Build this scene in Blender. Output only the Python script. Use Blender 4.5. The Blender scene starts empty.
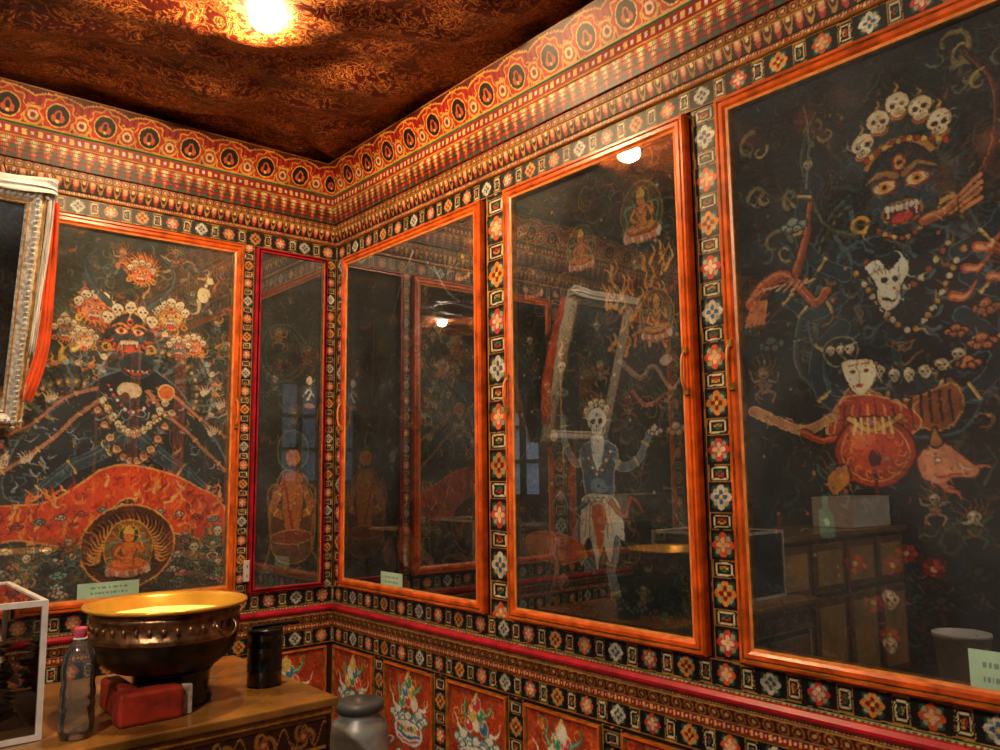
import bpy, math, random
import numpy as np
from mathutils import Vector, Matrix
random.seed(7); RNG=np.random.default_rng(7)
scene=bpy.context.scene
COL=scene.collection

# ------------------------------------------------------------------ colour
def hx(h):
    h=h.lstrip('#'); c=np.array([int(h[i:i+2],16)/255 for i in (0,2,4)])
    return np.where(c<=0.04045,c/12.92,((c+0.055)/1.055)**2.4)
# ------------------------------------------------------------------ materials
def newmat(name):
    m=bpy.data.materials.new(name); m.use_nodes=True
    nt=m.node_tree; b=nt.nodes['Principled BSDF']; return m,nt,b
def mat(name,col,rough=.5,metal=0,noise=.15,nscale=12,emit=None,estr=0,bump=0):
    m,nt,b=newmat(name)
    c=hx(col); b.inputs['Roughness'].default_value=rough; b.inputs['Metallic'].default_value=metal
    tc=nt.nodes.new('ShaderNodeTexCoord'); n=nt.nodes.new('ShaderNodeTexNoise'); n.inputs['Scale'].default_value=nscale; n.inputs['Detail'].default_value=5
    r=nt.nodes.new('ShaderNodeValToRGB')
    r.color_ramp.elements[0].position=.3; r.color_ramp.elements[1].position=.7
    r.color_ramp.elements[0].color=(*(c*(1-noise*2)).clip(0,1),1); r.color_ramp.elements[1].color=(*(c*(1+noise)).clip(0,1),1)
    nt.links.new(tc.outputs['Object'],n.inputs['Vector']); nt.links.new(n.outputs['Fac'],r.inputs['Fac']); nt.links.new(r.outputs['Color'],b.inputs['Base Color'])
    if bump:
        bp=nt.nodes.new('ShaderNodeBump'); bp.inputs['Strength'].default_value=bump; bp.inputs['Distance'].default_value=.01
        nt.links.new(n.outputs['Fac'],bp.inputs['Height']); nt.links.new(bp.outputs['Normal'],b.inputs['Normal'])
    if emit:
        b.inputs['Emission Color'].default_value=(*hx(emit),1); b.inputs['Emission Strength'].default_value=estr
    return m
def paintmat(name,rough=.5,dirt=.35,metal=0):
    m,nt,b=newmat(name); b.inputs['Roughness'].default_value=rough; b.inputs['Metallic'].default_value=metal
    a=nt.nodes.new('ShaderNodeAttribute'); a.attribute_name='Paint'
    tc=nt.nodes.new('ShaderNodeTexCoord'); n=nt.nodes.new('ShaderNodeTexNoise'); n.inputs['Scale'].default_value=9; n.inputs['Detail'].default_value=8
    mr=nt.nodes.new('ShaderNodeMapRange'); mr.inputs[1].default_value=.3; mr.inputs[2].default_value=.7; mr.inputs[3].default_value=1-dirt; mr.inputs[4].default_value=1.1
    mx=nt.nodes.new('ShaderNodeVectorMath'); mx.operation='SCALE'
    nt.links.new(tc.outputs['Object'],n.inputs['Vector']); nt.links.new(n.outputs['Fac'],mr.inputs[0])
    nt.links.new(a.outputs['Color'],mx.inputs[0]); nt.links.new(mr.outputs[0],mx.inputs['Scale']); nt.links.new(mx.outputs[0],b.inputs['Base Color'])
    return m
M={}
M['paint']=paintmat('painted_wood',.45,.4)
M['mural']=paintmat('mural_paint',.7,.2)
M['orange']=mat('orange_lacquer','#ee601e',.28,0,.3,14,bump=.15)
M['orange2']=mat('orange_lacquer_light','#f59048',.3,0,.2,20)
M['crimson']=mat('crimson_lacquer','#c01632',.35,0,.25,14)
M['gold']=mat('gold_paint','#c08c3e',.35,.4,.3,30)
M['dark']=mat('dark_recess','#120d0b',.7)
M['wallred']=mat('dark_red_plaster','#3a1a14',.7,0,.2,4)
M['white']=mat('white_paint','#e9e6e0',.4,0,.08,20)
M['wood']=mat('cabinet_wood','#8a5a2c',.4,0,.25,7)
M['woodd']=mat('dark_wood','#3a2113',.45,0,.25,7)
M['woodl']=mat('pale_oak_panel','#d8a866',.4,0,.2,7)
M['tabletop']=mat('varnished_table_top','#a07034',.22,.1,.35,5)
M['floor']=mat('floor_boards','#4a2c1a',.4,0,.3,3)
M['black']=mat('black_enamel','#15171a',.25,0,.1,10)
M['copper']=mat('aged_copper','#a07a58',.3,.8,.4,26,bump=.5)
M['copperd']=mat('dark_copper','#3a2e28',.4,.6,.35,18,bump=.3)  # darker copper for the lower bowl
M['red']=mat('red_paint','#a3301f',.5,0,.3,18,bump=.3)
M['steel']=mat('dull_steel','#a4a8aa',.4,.4,.2,14)
M['lid']=mat('grey_lid','#4a4e50',.4,0,.2,14)
M['pink']=mat('pink_cap','#e05a78',.4)
M['whiteband']=mat('bucket_plastic','#dfe3e6',.4,0,.05)
M['cloth']=mat('khata_cloth','#f0eeec',.7,0,.1,8,bump=.3)
M['clotho']=mat('orange_ribbon','#f0602a',.6,0,.2,8)
M['note']=mat('banknote_paper','#c8b4a8',.7,0,.35,40)
M['noted']=mat('banknote_dark','#5c6a60',.7,0,.3,40)
M['outlet']=mat('outlet_plastic','#d9d6c8',.4,0,.03)
def glassmat(name,k=1.0,ior=1.5,rough=0.0,tint=(1,1,1),haze_mix=0):
    m=bpy.data.materials.new(name); m.use_nodes=True; nt=m.node_tree; nt.nodes.clear()
    o=nt.nodes.new('ShaderNodeOutputMaterial'); t=nt.nodes.new('ShaderNodeBsdfTransparent'); t.inputs[0].default_value=(*tint,1)
    g=nt.nodes.new('ShaderNodeBsdfGlossy'); g.inputs['Roughness'].default_value=rough
    f=nt.nodes.new('ShaderNodeFresnel'); f.inputs[0].default_value=ior
    mu=nt.nodes.new('ShaderNodeMath'); mu.operation='MULTIPLY'; mu.inputs[1].default_value=k; mu.use_clamp=True
    mx=nt.nodes.new('ShaderNodeMixShader')
    base=t.outputs[0]
    if haze_mix:   # bluish haze mixed into the pane, standing in for reflected daylight, uneven by noise
        d=nt.nodes.new('ShaderNodeBsdfDiffuse'); d.inputs[0].default_value=(.62,.76,.86,1)
        tc=nt.nodes.new('ShaderNodeTexCoord'); n=nt.nodes.new('ShaderNodeTexNoise'); n.inputs['Scale'].default_value=2.2; n.inputs['Detail'].default_value=7; n.inputs['Distortion'].default_value=.8
        mr=nt.nodes.new('ShaderNodeMapRange'); mr.inputs[1].default_value=.35; mr.inputs[2].default_value=.72; mr.inputs[3].default_value=haze_mix*.25; mr.inputs[4].default_value=haze_mix*1.9
        m2=nt.nodes.new('ShaderNodeMixShader'); nt.links.new(tc.outputs['Object'],n.inputs['Vector']); nt.links.new(n.outputs['Fac'],mr.inputs[0]); nt.links.new(mr.outputs[0],m2.inputs[0]); nt.links.new(t.outputs[0],m2.inputs[1]); nt.links.new(d.outputs[0],m2.inputs[2]); base=m2.outputs[0]
    nt.links.new(f.outputs[0],mu.inputs[0]); nt.links.new(mu.outputs[0],mx.inputs[0]); nt.links.new(base,mx.inputs[1]); nt.links.new(g.outputs[0],mx.inputs[2]); nt.links.new(mx.outputs[0],o.inputs[0])
    return m
M['glass']=glassmat('window_glass',4.4,haze_mix=.035)
M['boxglass']=glassmat('thin_box_glass',1.6,1.5,0,(.95,.97,.97))
M['plastic']=glassmat('clear_plastic',2.4,1.45,.08,(.9,.94,.96),haze_mix=.06)
# ------------------------------------------------------------------ mesh helpers
def empty(name,loc=(0,0,0)):
    e=bpy.data.objects.new(name,None); e.empty_display_size=.1; COL.objects.link(e); return e
def mk(name,verts,faces,mats,fm=None,parent=None,smooth=False):
    me=bpy.data.meshes.new(name); me.from_pydata([tuple(v) for v in verts],[],faces); 
    for m in (mats if isinstance(mats,(list,tuple)) else [mats]): me.materials.append(m)
    if fm: me.polygons.foreach_set('material_index',fm)
    if smooth: me.polygons.foreach_set('use_smooth',[True]*len(me.polygons))
    me.update(); ob=bpy.data.objects.new(name,me); COL.objects.link(ob)
    if parent: ob.parent=parent
    return ob
def bevel(ob,w=.005,seg=2):
    b=ob.modifiers.new('bevel','BEVEL'); b.width=w; b.segments=seg; b.limit_method='ANGLE'; return ob
def box(name,x0,x1,y0,y1,z0,z1,m,parent=None,bv=0):
    v=[(x,y,z) for z in (z0,z1) for y in (y0,y1) for x in (x0,x1)]
    f=[(0,2,3,1),(4,5,7,6),(0,1,5,4),(2,6,7,3),(0,4,6,2),(1,3,7,5)]
    ob=mk(name,v,f,m,parent=parent)
    if bv: bevel(ob,bv)
    return ob
def lathe(name,prof,c,m,seg=64,parent=None,fm=None,mats=None,sx=1,sy=1):
    v=[];f=[];mi=[]
    for r,z in prof:
        for i in range(seg):
            a=2*math.pi*i/seg; v.append((c[0]+r*sx*math.cos(a),c[1]+r*sy*math.sin(a),c[2]+z))
    for j in range(len(prof)-1):
        for i in range(seg):
            k=(i+1)%seg; f.append((j*seg+i,j*seg+k,(j+1)*seg+k,(j+1)*seg+i)); mi.append(fm[j] if fm else 0)
    return mk(name,v,f,mats or m,mi,parent,True)
def tube(name,pts,r,m,parent=None,closed=False,seg=8):
    cu=bpy.data.curves.new(name,'CURVE'); cu.dimensions='3D'; sp=cu.splines.new('NURBS' if len(pts)>3 else 'POLY'); sp.points.add(len(pts)-1)
    for p,q in zip(sp.points,pts): p.co=(*q,1)
    sp.use_endpoint_u=True; sp.use_cyclic_u=closed; sp.order_u=3
    cu.bevel_depth=r; cu.bevel_resolution=3; cu.materials.append(m)
    tmp=bpy.data.objects.new(name+'_c',cu); COL.objects.link(tmp)
    dg=bpy.context.evaluated_depsgraph_get(); me=bpy.data.meshes.new_from_object(tmp.evaluated_get(dg))
    bpy.data.objects.remove(tmp); ob=bpy.data.objects.new(name,me); COL.objects.link(ob)
    me.polygons.foreach_set('use_smooth',[True]*len(me.polygons))
    if parent: ob.parent=parent
    return ob
def gridmesh(name,P,Cc,m,parent=None,smooth=False):
    """P: (ny,nx,3) positions, Cc: (ny,nx,3) linear colours painted on the vertices"""
    ny,nx,_=P.shape
    me=bpy.data.meshes.new(name)
    me.vertices.add(nx*ny); me.vertices.foreach_set('co',P.reshape(-1).astype(np.float32))
    idx=np.arange(nx*ny).reshape(ny,nx)
    q=np.stack([idx[:-1,:-1],idx[:-1,1:],idx[1:,1:],idx[1:,:-1]],-1).reshape(-1,4)
    nf=len(q); me.loops.add(nf*4); me.loops.foreach_set('vertex_index',q.reshape(-1).astype(np.int32))
    me.polygons.add(nf); me.polygons.foreach_set('loop_start',(np.arange(nf)*4).astype(np.int32))
    me.update(calc_edges=True)
    if Cc is not None:
        at=me.color_attributes.new('Paint','FLOAT_COLOR','POINT')
        rgba=np.ones((ny*nx,4),np.float32); rgba[:,:3]=Cc.reshape(-1,3).clip(0,1); at.data.foreach_set('color',rgba.reshape(-1))
    if smooth: me.polygons.foreach_set('use_smooth',np.ones(nf,bool))
    me.materials.append(m); ob=bpy.data.objects.new(name,me); COL.objects.link(ob)
    if parent: ob.parent=parent
    return ob
# wall frames: side 'L' (wall y=0, distance t from the corner along -x), 'R' (wall x=0, distance s along -y)
def W(side,s,d,z):
    s,d,z=np.broadcast_arrays(np.asarray(s,float),np.asarray(d,float),np.asarray(z,float))
    return np.stack([-s,-d,z],-1) if side=='L' else np.stack([-d,-s,z],-1)
# ------------------------------------------------------------------ noise
def vnoise(ny,nx,cy,cx,rng):
    gy=max(2,int(cy)+2); gx=max(2,int(cx)+2); g=rng.random((gy,gx))
    y=np.linspace(0,gy-1.001,ny); x=np.linspace(0,gx-1.001,nx)
    yi=y.astype(int); xi=x.astype(int); fy=y-yi; fx=x-xi; fy=fy*fy*(3-2*fy); fx=fx*fx*(3-2*fx)
    a=g[yi][:,xi]; b=g[yi][:,xi+1]; c=g[yi+1][:,xi]; d=g[yi+1][:,xi+1]
    return (a*(1-fx)+b*fx)*(1-fy)[:,None]+(c*(1-fx)+d*fx)*fy[:,None]
def fbm(ny,nx,n0,ar,rng,o=4):
    t=0;s=0;a=1
    for i in range(o):
        t=t+a*vnoise(ny,nx,n0*ar*2**i,n0*2**i,rng); s+=a; a*=.55
    return t/s
# ------------------------------------------------------------------ mural canvas
def cat(pts,closed,n=7):
    p=np.array(pts,float); out=[]; N=len(p)
    if N<3: return p
    for i in range(N if closed else N-1):
        if closed: a,b,c,d=p[(i-1)%N],p[i],p[(i+1)%N],p[(i+2)%N]
        else: a,b,c,d=p[max(i-1,0)],p[i],p[i+1],p[min(i+2,N-1)]
        for t in np.arange(n)/n:
            out.append(.5*((2*b)+(-a+c)*t+(2*a-5*b+4*c-d)*t*t+(-a+3*b-3*c+d)*t**3))
    if not closed: out.append(p[-1])
    return np.array(out)
BLK=hx('#08090b')
class Canvas:
    def __init__(s,w,h,res=.0034,base='#101512',seed=1):
        s.w=w*100; s.h=h*100; s.nx=int(w/res)+1; s.ny=int(h/res)+1; s.rc=s.w/(s.nx-1)
        s.x=np.linspace(0,s.w,s.nx); s.y=np.linspace(0,s.h,s.ny); s.seed=seed; s.fade=1.0
        s.rng=np.random.default_rng(seed); s.I=np.ones((s.ny,s.nx,3))*hx(base)
    def q(s,u,v): return u*s.w/100,v*s.h/100
    def o(s,u,v,dx,dy): return (u+dx/s.w*100,v+dy/s.h*100)
    def reg(s,x0,x1,y0,y1):
        i0=max(0,int(x0/s.rc)-1); i1=min(s.nx,int(x1/s.rc)+3); j0=max(0,int(y0/s.rc)-1); j1=min(s.ny,int(y1/s.rc)+3)
        if i0>=i1 or j0>=j1: return None
        return slice(j0,j1),slice(i0,i1)
    def bl(s,sl,m,col,a=1):
        m=(m*a)[...,None]; s.I[sl]=s.I[sl]*(1-m)+(hx(col) if isinstance(col,str) else col)*m
    def ell(s,u,v,rx,ry,col,rot=0,a=1,ol=None,olw=.45):
        if ol is not None: s.ell(u,v,rx+olw,ry+olw,ol,rot,a)
        cx,cy=s.q(u,v); R=max(rx,ry); sl=s.reg(cx-R,cx+R,cy-R,cy+R)
        if sl is None: return
        X=s.x[sl[1]][None,:]-cx; Y=s.y[sl[0]][:,None]-cy; c,n=math.cos(rot),math.sin(rot)
        d=np.sqrt(((X*c+Y*n)/rx)**2+((-X*n+Y*c)/ry)**2)
        s.bl(sl,np.clip((1-d)*min(rx,ry)/s.rc+.5,0,1),col,a)
    def ring(s,u,v,rx,ry,w,col,a=1,t0=None,t1=None):
        cx,cy=s.q(u,v); R=max(rx,ry)+w; sl=s.reg(cx-R,cx+R,cy-R,cy+R)
        if sl is None: return
        X=s.x[sl[1]][None,:]-cx; Y=s.y[sl[0]][:,None]-cy
        d=np.abs(np.sqrt((X/rx)**2+(Y/ry)**2)-1)*min(rx,ry)
        m=np.clip((w/2-d)/s.rc+.5,0,1)
        if t0 is not None:
            th=np.degrees(np.arctan2(-Y,X))%360; m=m*((th>=t0)&(th<=t1))
        s.bl(sl,m,col,a)
    def poly(s,pts,col,smooth=True,a=1,ol=None,olw=.5):
        P=np.array([s.q(*p) for p in pts]); 
        if smooth: P=cat(P,True)
        sl=s.reg(P[:,0].min(),P[:,0].max(),P[:,1].min(),P[:,1].max())
        if sl is None: return
        X=s.x[sl[1]][None,:]; Y=s.y[sl[0]][:,None]; ins=np.zeros((Y.shape[0],X.shape[1]),bool)
        for i in range(len(P)):
            x0,y0=P[i-1];x1,y1=P[i]
            if y0==y1: continue
            c=((y0>Y)!=(y1>Y))&(X<(x1-x0)*(Y-y0)/(y1-y0)+x0); ins^=c
        s.bl(sl,ins.astype(float),col,a)
        if ol is not None: s._line(np.vstack([P,P[:1]]),olw,olw,ol,a)
    def _line(s,P,w0,w1,col,a=1):
        W_=max(w0,w1)/2+s.rc; sl=s.reg(P[:,0].min()-W_,P[:,0].max()+W_,P[:,1].min()-W_,P[:,1].max()+W_)
        if sl is None: return
        j0,i0=sl[0].start,sl[1].start
        m=np.zeros((sl[0].stop-j0,sl[1].stop-i0)); n=len(P)-1
        for k in range(n):
            (x0,y0),(x1,y1)=P[k],P[k+1]; w=w0+(w1-w0)*k/max(1,n-1 if n>1 else 1); ww=w/2+s.rc
            t=s.reg(min(x0,x1)-ww,max(x0,x1)+ww,min(y0,y1)-ww,max(y0,y1)+ww)
            if t is None: continue
            X=s.x[t[1]][None,:];Y=s.y[t[0]][:,None]; dx,dy=x1-x0,y1-y0; L=dx*dx+dy*dy+1e-9
            q=np.clip(((X-x0)*dx+(Y-y0)*dy)/L,0,1); d=np.hypot(X-x0-q*dx,Y-y0-q*dy)
            v=np.clip((w/2-d)/s.rc+.5,0,1)
            a0,a1=max(t[0].start,j0),min(t[0].stop,sl[0].stop); b0,b1=max(t[1].start,i0),min(t[1].stop,sl[1].stop)
            if a0>=a1 or b0>=b1: continue
            sub=m[a0-j0:a1-j0,b0-i0:b1-i0]; np.maximum(sub,v[a0-t[0].start:a1-t[0].start,b0-t[1].start:b1-t[1].start],out=sub)
        s.bl(sl,m,col,a)
    def line(s,pts,w0,w1,col,a=1,ol=None):
        P=np.array([s.q(*p) for p in pts]); P=cat(P,False)
        if ol is not None: s._line(P,w0+.7,w1+.7,ol,a)
        s._line(P,w0,w1,col,a)
    def curl(s,u,v,r,ang,turn,w,col,a=1):
        cx,cy=s.q(u,v); t=np.linspace(0,1,16); th=ang+turn*t; R=r*(1-.85*t)
        P=np.stack([cx+R*np.cos(th),cy+R*np.sin(th)],-1); s._line(P,w,w*.4,col,a)
    # ---- motifs
    def flame(s,u,v,L,ang,col,col2=None,w=1.6):
        dx,dy=math.cos(ang),math.sin(ang); n=(-dy,dx); pts=[]
        for t in (0,.3,.6,1): 
            k=math.sin(t*5+ang)*L*.16; pts.append(s.o(u,v,dx*L*t+n[0]*k,dy*L*t+n[1]*k))
        s.line(pts,w,.25,col)
        if col2: s.line(pts[:3],w*.45,.2,col2)
    def cloud(s,u,v,r,col,col2):
        for dx,dy,k in ((-1,.2,.7),(0,-.2,1),(1,.15,.75),(.4,.5,.7),(-.5,.5,.6)):
            p=s.o(u,v,dx*r,dy*r); s.ell(*p,r*k*.75,r*k*.6,col2,ol=BLK,olw=.25); s.ell(*p,r*k*.55,r*k*.42,col); s.curl(*p,r*k*.4,0,5,.25,col2)
    def ribbon(s,pts,w,col,hi,lo='#1a0c08'):
        s.line(pts,w+.8,w*.5+.8,lo); s.line(pts,w,w*.5,col)
        s.line([s.o(*p,-w*.18,-w*.18) for p in pts],w*.22,w*.12,hi,.8); s.line([s.o(*p,w*.2,w*.2) for p in pts],w*.16,w*.1,lo,.6)
    def skull(s,u,v,r,col='#e6cfa6'):
        s.ell(u,v,r,r*.92,col,ol=BLK,olw=.35); s.ell(*s.o(u,v,0,r*.8),r*.62,r*.5,col,ol=BLK,olw=.25); s.ell(*s.o(u,v,0,r*.5),r*.6,r*.4,col)
        s.ell(*s.o(u,v,-r*.3,-r*.3),r*.4,r*.3,'#fff4dc',a=.5)
        for k in (-1,1): s.ell(*s.o(u,v,k*r*.4,r*.18),r*.26,r*.24,'#3a1812')
        s.ell(*s.o(u,v,0,r*.02-r*.35),r*.16,r*.1,'#8c3020')
        s.ell(*s.o(u,v,0,r*.55),r*.1,r*.15,'#2a1210')
        for k in range(-2,3): s.line([s.o(u,v,k*r*.18,r*.82),s.o(u,v,k*r*.18,r*1.08)],r*.06,r*.06,'#3a1a14')
    def face(s,u,v,r,skin='#22323c',acc='#c86a2a',iris='#c02818',hi='#48606c',brow=None):
        for i in range(15):
            an=math.radians(180+i*180/14); s.flame(*s.o(u,v,math.cos(an)*r*.6,math.sin(an)*r*.6),r*1.1,an,acc,None,r*.22)
        for k in (-1,1):
            s.ell(*s.o(u,v,k*r*1.02,r*.15),r*.18,r*.34,skin,ol=BLK); s.ring(*s.o(u,v,k*r*1.08,r*.75),r*.2,r*.2,r*.1,'#d8a040')
        s.ell(u,v,r*.96,r*1.08,skin,ol=BLK,olw=.5)
        s.ell(*s.o(u,v,0,-r*.25),r*.7,r*.6,hi,a=.35)
        for k in (-1,1): s.ell(*s.o(u,v,k*r*.55,r*.3),r*.3,r*.26,hi,a=.7); s.curl(*s.o(u,v,k*r*.55,r*.3),r*.24,0,5,r*.05,skin)
        for k in range(-3,4): s.line([s.o(u,v,k*r*.08,-r*.35),s.o(u,v,k*r*.2,-r*.85)],r*.05,r*.03,BLK,.6)
        for (a,b) in ((-.4,-.1),(.4,-.1),(0,-.62)):
            p=s.o(u,v,a*r,b*r); R=(.25,.15) if b>-.5 else (.12,.17)
            s.ell(*p,r*R[0],r*R[1],'#ecd4a0',ol='#8a1c14',olw=r*.06); s.ell(*p,r*.13,r*.13,iris); s.ell(*p,r*.065,r*.065,BLK)
        for k in (-1,1): s.line([s.o(u,v,k*r*.1,-r*.3),s.o(u,v,k*r*.45,-r*.48),s.o(u,v,k*r*.85,-r*.3)],r*.16,r*.05,brow or acc)
        s.ell(*s.o(u,v,0,r*.22),r*.24,r*.19,hi,ol=BLK,olw=.25)
        for k in (-1,1): s.ell(*s.o(u,v,k*r*.12,r*.28),r*.06,r*.05,BLK)
        s.ell(*s.o(u,v,0,r*.65),r*.46,r*.26,'#5e0f10',ol=brow or acc,olw=r*.06)
        s.ell(*s.o(u,v,0,r*.76),r*.26,r*.14,'#d0402c')
        for k in range(-3,4): s.ell(*s.o(u,v,k*r*.12,r*.49),r*.055,r*.08,'#f2e8d0')
        for k in (-1,1): s.poly([s.o(u,v,k*r*.42,r*.46),s.o(u,v,k*r*.3,r*.46),s.o(u,v,k*r*.36,r*.8)],'#f2e8d0',False)
        for i in range(9):
            an=math.radians(20+i*140/8); s.flame(*s.o(u,v,math.cos(an)*r*.85,math.sin(an)*r*.95),r*.4,an,acc,None,r*.14)
    def crown(s,u,v,r,n,sr,spread=75,lift=1.25,col='#e6cfa6'):
        s.ring(u,v,r*.95,r*1.0,r*.16,'#c8903a',t0=35,t1=145)
        for i in range(n):
            an=math.radians(90+spread*(1-2*i/(n-1))); p=s.o(u,v,math.cos(an)*r*lift,-math.sin(an)*r*lift)
            s.ell(*s.o(*p,0,sr*.9),sr*.6,sr*.5,'#b0502a'); s.skull(*p,sr,col)
    def deity(s,u,v,k,skin='#d89040',robe='#a83020',halo='#3a5a3c',ring='#d8a850'):
        s.ell(*s.o(u,v,0,k*.1),k*.95,k*1.15,halo,a=.85,ol=ring,olw=.5)
        for i in range(18):
            an=i*math.pi*2/18; s.line([s.o(u,v,math.cos(an)*k*.5,k*.1+math.sin(an)*k*.6),s.o(u,v,math.cos(an)*k*.88,k*.1+math.sin(an)*k*1.07)],.25,.25,ring,.6)
        s.ell(*s.o(u,v,0,-k*.45),k*.38,k*.38,'#2a3c2c',ol=ring,olw=.3)
        for i in range(-4,5): s.ell(*s.o(u,v,i*k*.19,k*1.05-abs(i)*k*.02),k*.13,k*.2,'#d87850' if i%2 else '#e0b8a0',ol='#501810',olw=.2)
        s.ell(*s.o(u,v,0,k*.75),k*.75,k*.24,robe,ol='#d8a850',olw=.3)
        s.ell(*s.o(u,v,-k*.3,k*.72),k*.36,k*.12,skin,rot=.2); s.ell(*s.o(u,v,k*.3,k*.72),k*.36,k*.12,skin,rot=-.2)
        s.poly([s.o(u,v,-k*.33,-k*.1),s.o(u,v,k*.33,-k*.1),s.o(u,v,k*.2,k*.4),s.o(u,v,k*.26,k*.65),s.o(u,v,-k*.26,k*.65),s.o(u,v,-k*.2,k*.4)],skin,ol='#401008',olw=.2)
        s.line([s.o(u,v,-k*.32,-k*.02),s.o(u,v,-k*.52,k*.3),s.o(u,v,-k*.18,k*.5)],k*.15,k*.1,skin,ol='#401008')
        s.line([s.o(u,v,k*.32,-k*.02),s.o(u,v,k*.55,k*.25),s.o(u,v,k*.5,-k*.15)],k*.15,k*.1,skin,ol='#401008')
        s.line([s.o(u,v,-k*.3,-k*.1),s.o(u,v,0,k*.25),s.o(u,v,k*.3,-k*.1)],k*.07,k*.07,robe)
        s.ell(*s.o(u,v,0,-k*.38),k*.19,k*.23,skin,ol='#401008',olw=.2)
        s.poly([s.o(u,v,-k*.2,-k*.5),s.o(u,v,-k*.12,-k*.75),s.o(u,v,0,-k*.9),s.o(u,v,k*.12,-k*.75),s.o(u,v,k*.2,-k*.5)],'#e0a848',ol='#702010',olw=.2)
        for q in (-1,1):
            s.ell(*s.o(u,v,q*k*.07,-k*.4),k*.03,k*.02,BLK)
            s.line([s.o(u,v,q*k*.3,-k*.2),s.o(u,v,q*k*.8,-k*.1),s.o(u,v,q*k*.7,k*.5),s.o(u,v,q*k*.95,k*.8)],k*.09,k*.04,'#5a8a70')
    def arm(s,pts,w,skin,edge,hand=True,gold='#c89a48'):
        s.line(pts,w+.9,w*.7+.9,BLK); s.line(pts,w+.5,w*.7+.5,edge); s.line(pts,w,w*.7,skin)
        P=cat(np.array([s.q(*p) for p in pts]),False)
        for t in (.25,.6,.88):
            i=min(len(P)-2,int(t*len(P))); d=P[i+1]-P[i]; d=d/(np.hypot(*d)+1e-6); n=np.array([-d[1],d[0]]); a=P[i]-n*w*.5; b=P[i]+n*w*.5
            s._line(np.array([a,b]),.8,.8,hx(gold)); s._line(np.array([a+d*.3,b+d*.3]),.25,.25,hx('#f0d890'))
        if hand:
            e=P[-1]; d=P[-1]-P[-3]; d=d/(np.hypot(*d)+1e-6); n=np.array([-d[1],d[0]])
            for k in (-1.5,-.5,.5,1.5): s._line(np.array([e+n*k*w*.2,e+d*w*.55+n*k*w*.3,e+d*w*.8+n*k*w*.12]),w*.22,w*.14,hx(skin) if isinstance(skin,str) else skin)
            s._line(np.array([e+n*w*.4,e+n*w*.75+d*w*.2]),w*.2,w*.14,hx(skin))
    def beads(s,pts,r,c1,c2,step=1.6):
        P=cat(np.array([s.q(*p) for p in pts]),False,14); acc=0; i=0; last=P[0]
        for p in P:
            acc+=np.hypot(*(p-last)); last=p
            if acc>=step: acc=0; i+=1; s.ell(p[0]/s.w*100,p[1]/s.h*100,r,r,(c1,c2)[i%2],ol=BLK,olw=.2)
    def horde(s,n,seed,u0=0,u1=100,v0=0,v1=100,dim=1.0,r0=1.3,r1=2.6):
        R=random.Random(seed)
        for i in range(n):
            u,v,r=R.uniform(u0,u1),R.uniform(v0,v1),R.uniform(r0,r1); t=R.random()
            sk=hx(R.choice(['#4a6a70','#8a4a34','#a8845c','#566a4c','#6a5a50','#b89c7c']))*dim; ac=hx(R.choice(['#b86a34','#7a8a70','#a8843c']))*dim
            for k in range(7): s.flame(u,v,r*3.2,math.radians(190+k*27),ac*.6,None,.8)
            s.ell(*s.o(u,v,0,r*2),r*1.1,r*1.4,sk*.7,ol=BLK,olw=.25)
            for q in (-1,1):
                s.line([s.o(u,v,q*r*.8,r*1.3),s.o(u,v,q*r*2.2,r*R.uniform(.2,1.8)),s.o(u,v,q*r*2.6,r*R.uniform(-1,1))],r*.5,r*.3,sk,ol=BLK)
                s.line([s.o(u,v,q*r*.5,r*3),s.o(u,v,q*r*1.8,r*3.6),s.o(u,v,q*r*1.2,r*5)],r*.6,r*.35,sk,ol=BLK)
            s.line([s.o(u,v,-r,r*2.2),s.o(u,v,0,r*3),s.o(u,v,r,r*2.2)],r*.3,r*.3,ac)
            if t<.4: s.skull(u,v,r,hx('#c8b894')*dim)
            else:
                s.ell(u,v,r,r,sk,ol=BLK,olw=.25)
                for q in (-1,1): s.ell(*s.o(u,v,q*r*.4,-r*.1),r*.2,r*.14,hx('#e8d8b0')*dim)
                s.ell(*s.o(u,v,0,r*.5),r*.4,r*.18,hx('#8a1c14')*dim)
                s.line([s.o(u,v,-r*.9,-r*.6),s.o(u,v,0,-r*1.1),s.o(u,v,r*.9,-r*.6)],r*.3,r*.3,ac)
    def bg(s,pal,n,seed,rmin=2,rmax=7,a=.6,haze=None):
        f=fbm(s.ny,s.nx,5,s.h/s.w,s.rng,5); s.I*=(.5+f*1.1)[...,None]
        for i,c in enumerate(pal[:3]):
            m=np.clip((fbm(s.ny,s.nx,4+i,s.h/s.w,s.rng,4)-.52)*4,0,.5)[...,None]; s.I=s.I*(1-m)+hx(c)*.5*m
        R=random.Random(seed)
        for i in range(n):
            u,v=R.uniform(0,100),R.uniform(0,100); r=R.uniform(rmin,rmax); c=R.choice(pal); an=R.uniform(0,6.28); tr=R.choice((-1,1))*R.uniform(3,7)
            s.curl(u,v,r,an,tr,R.uniform(.35,1.1),c,a*R.uniform(.4,1))
            if R.random()<.35: s.flame(u,v,r*1.6,an,c,None,R.uniform(.6,1.6))
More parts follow.
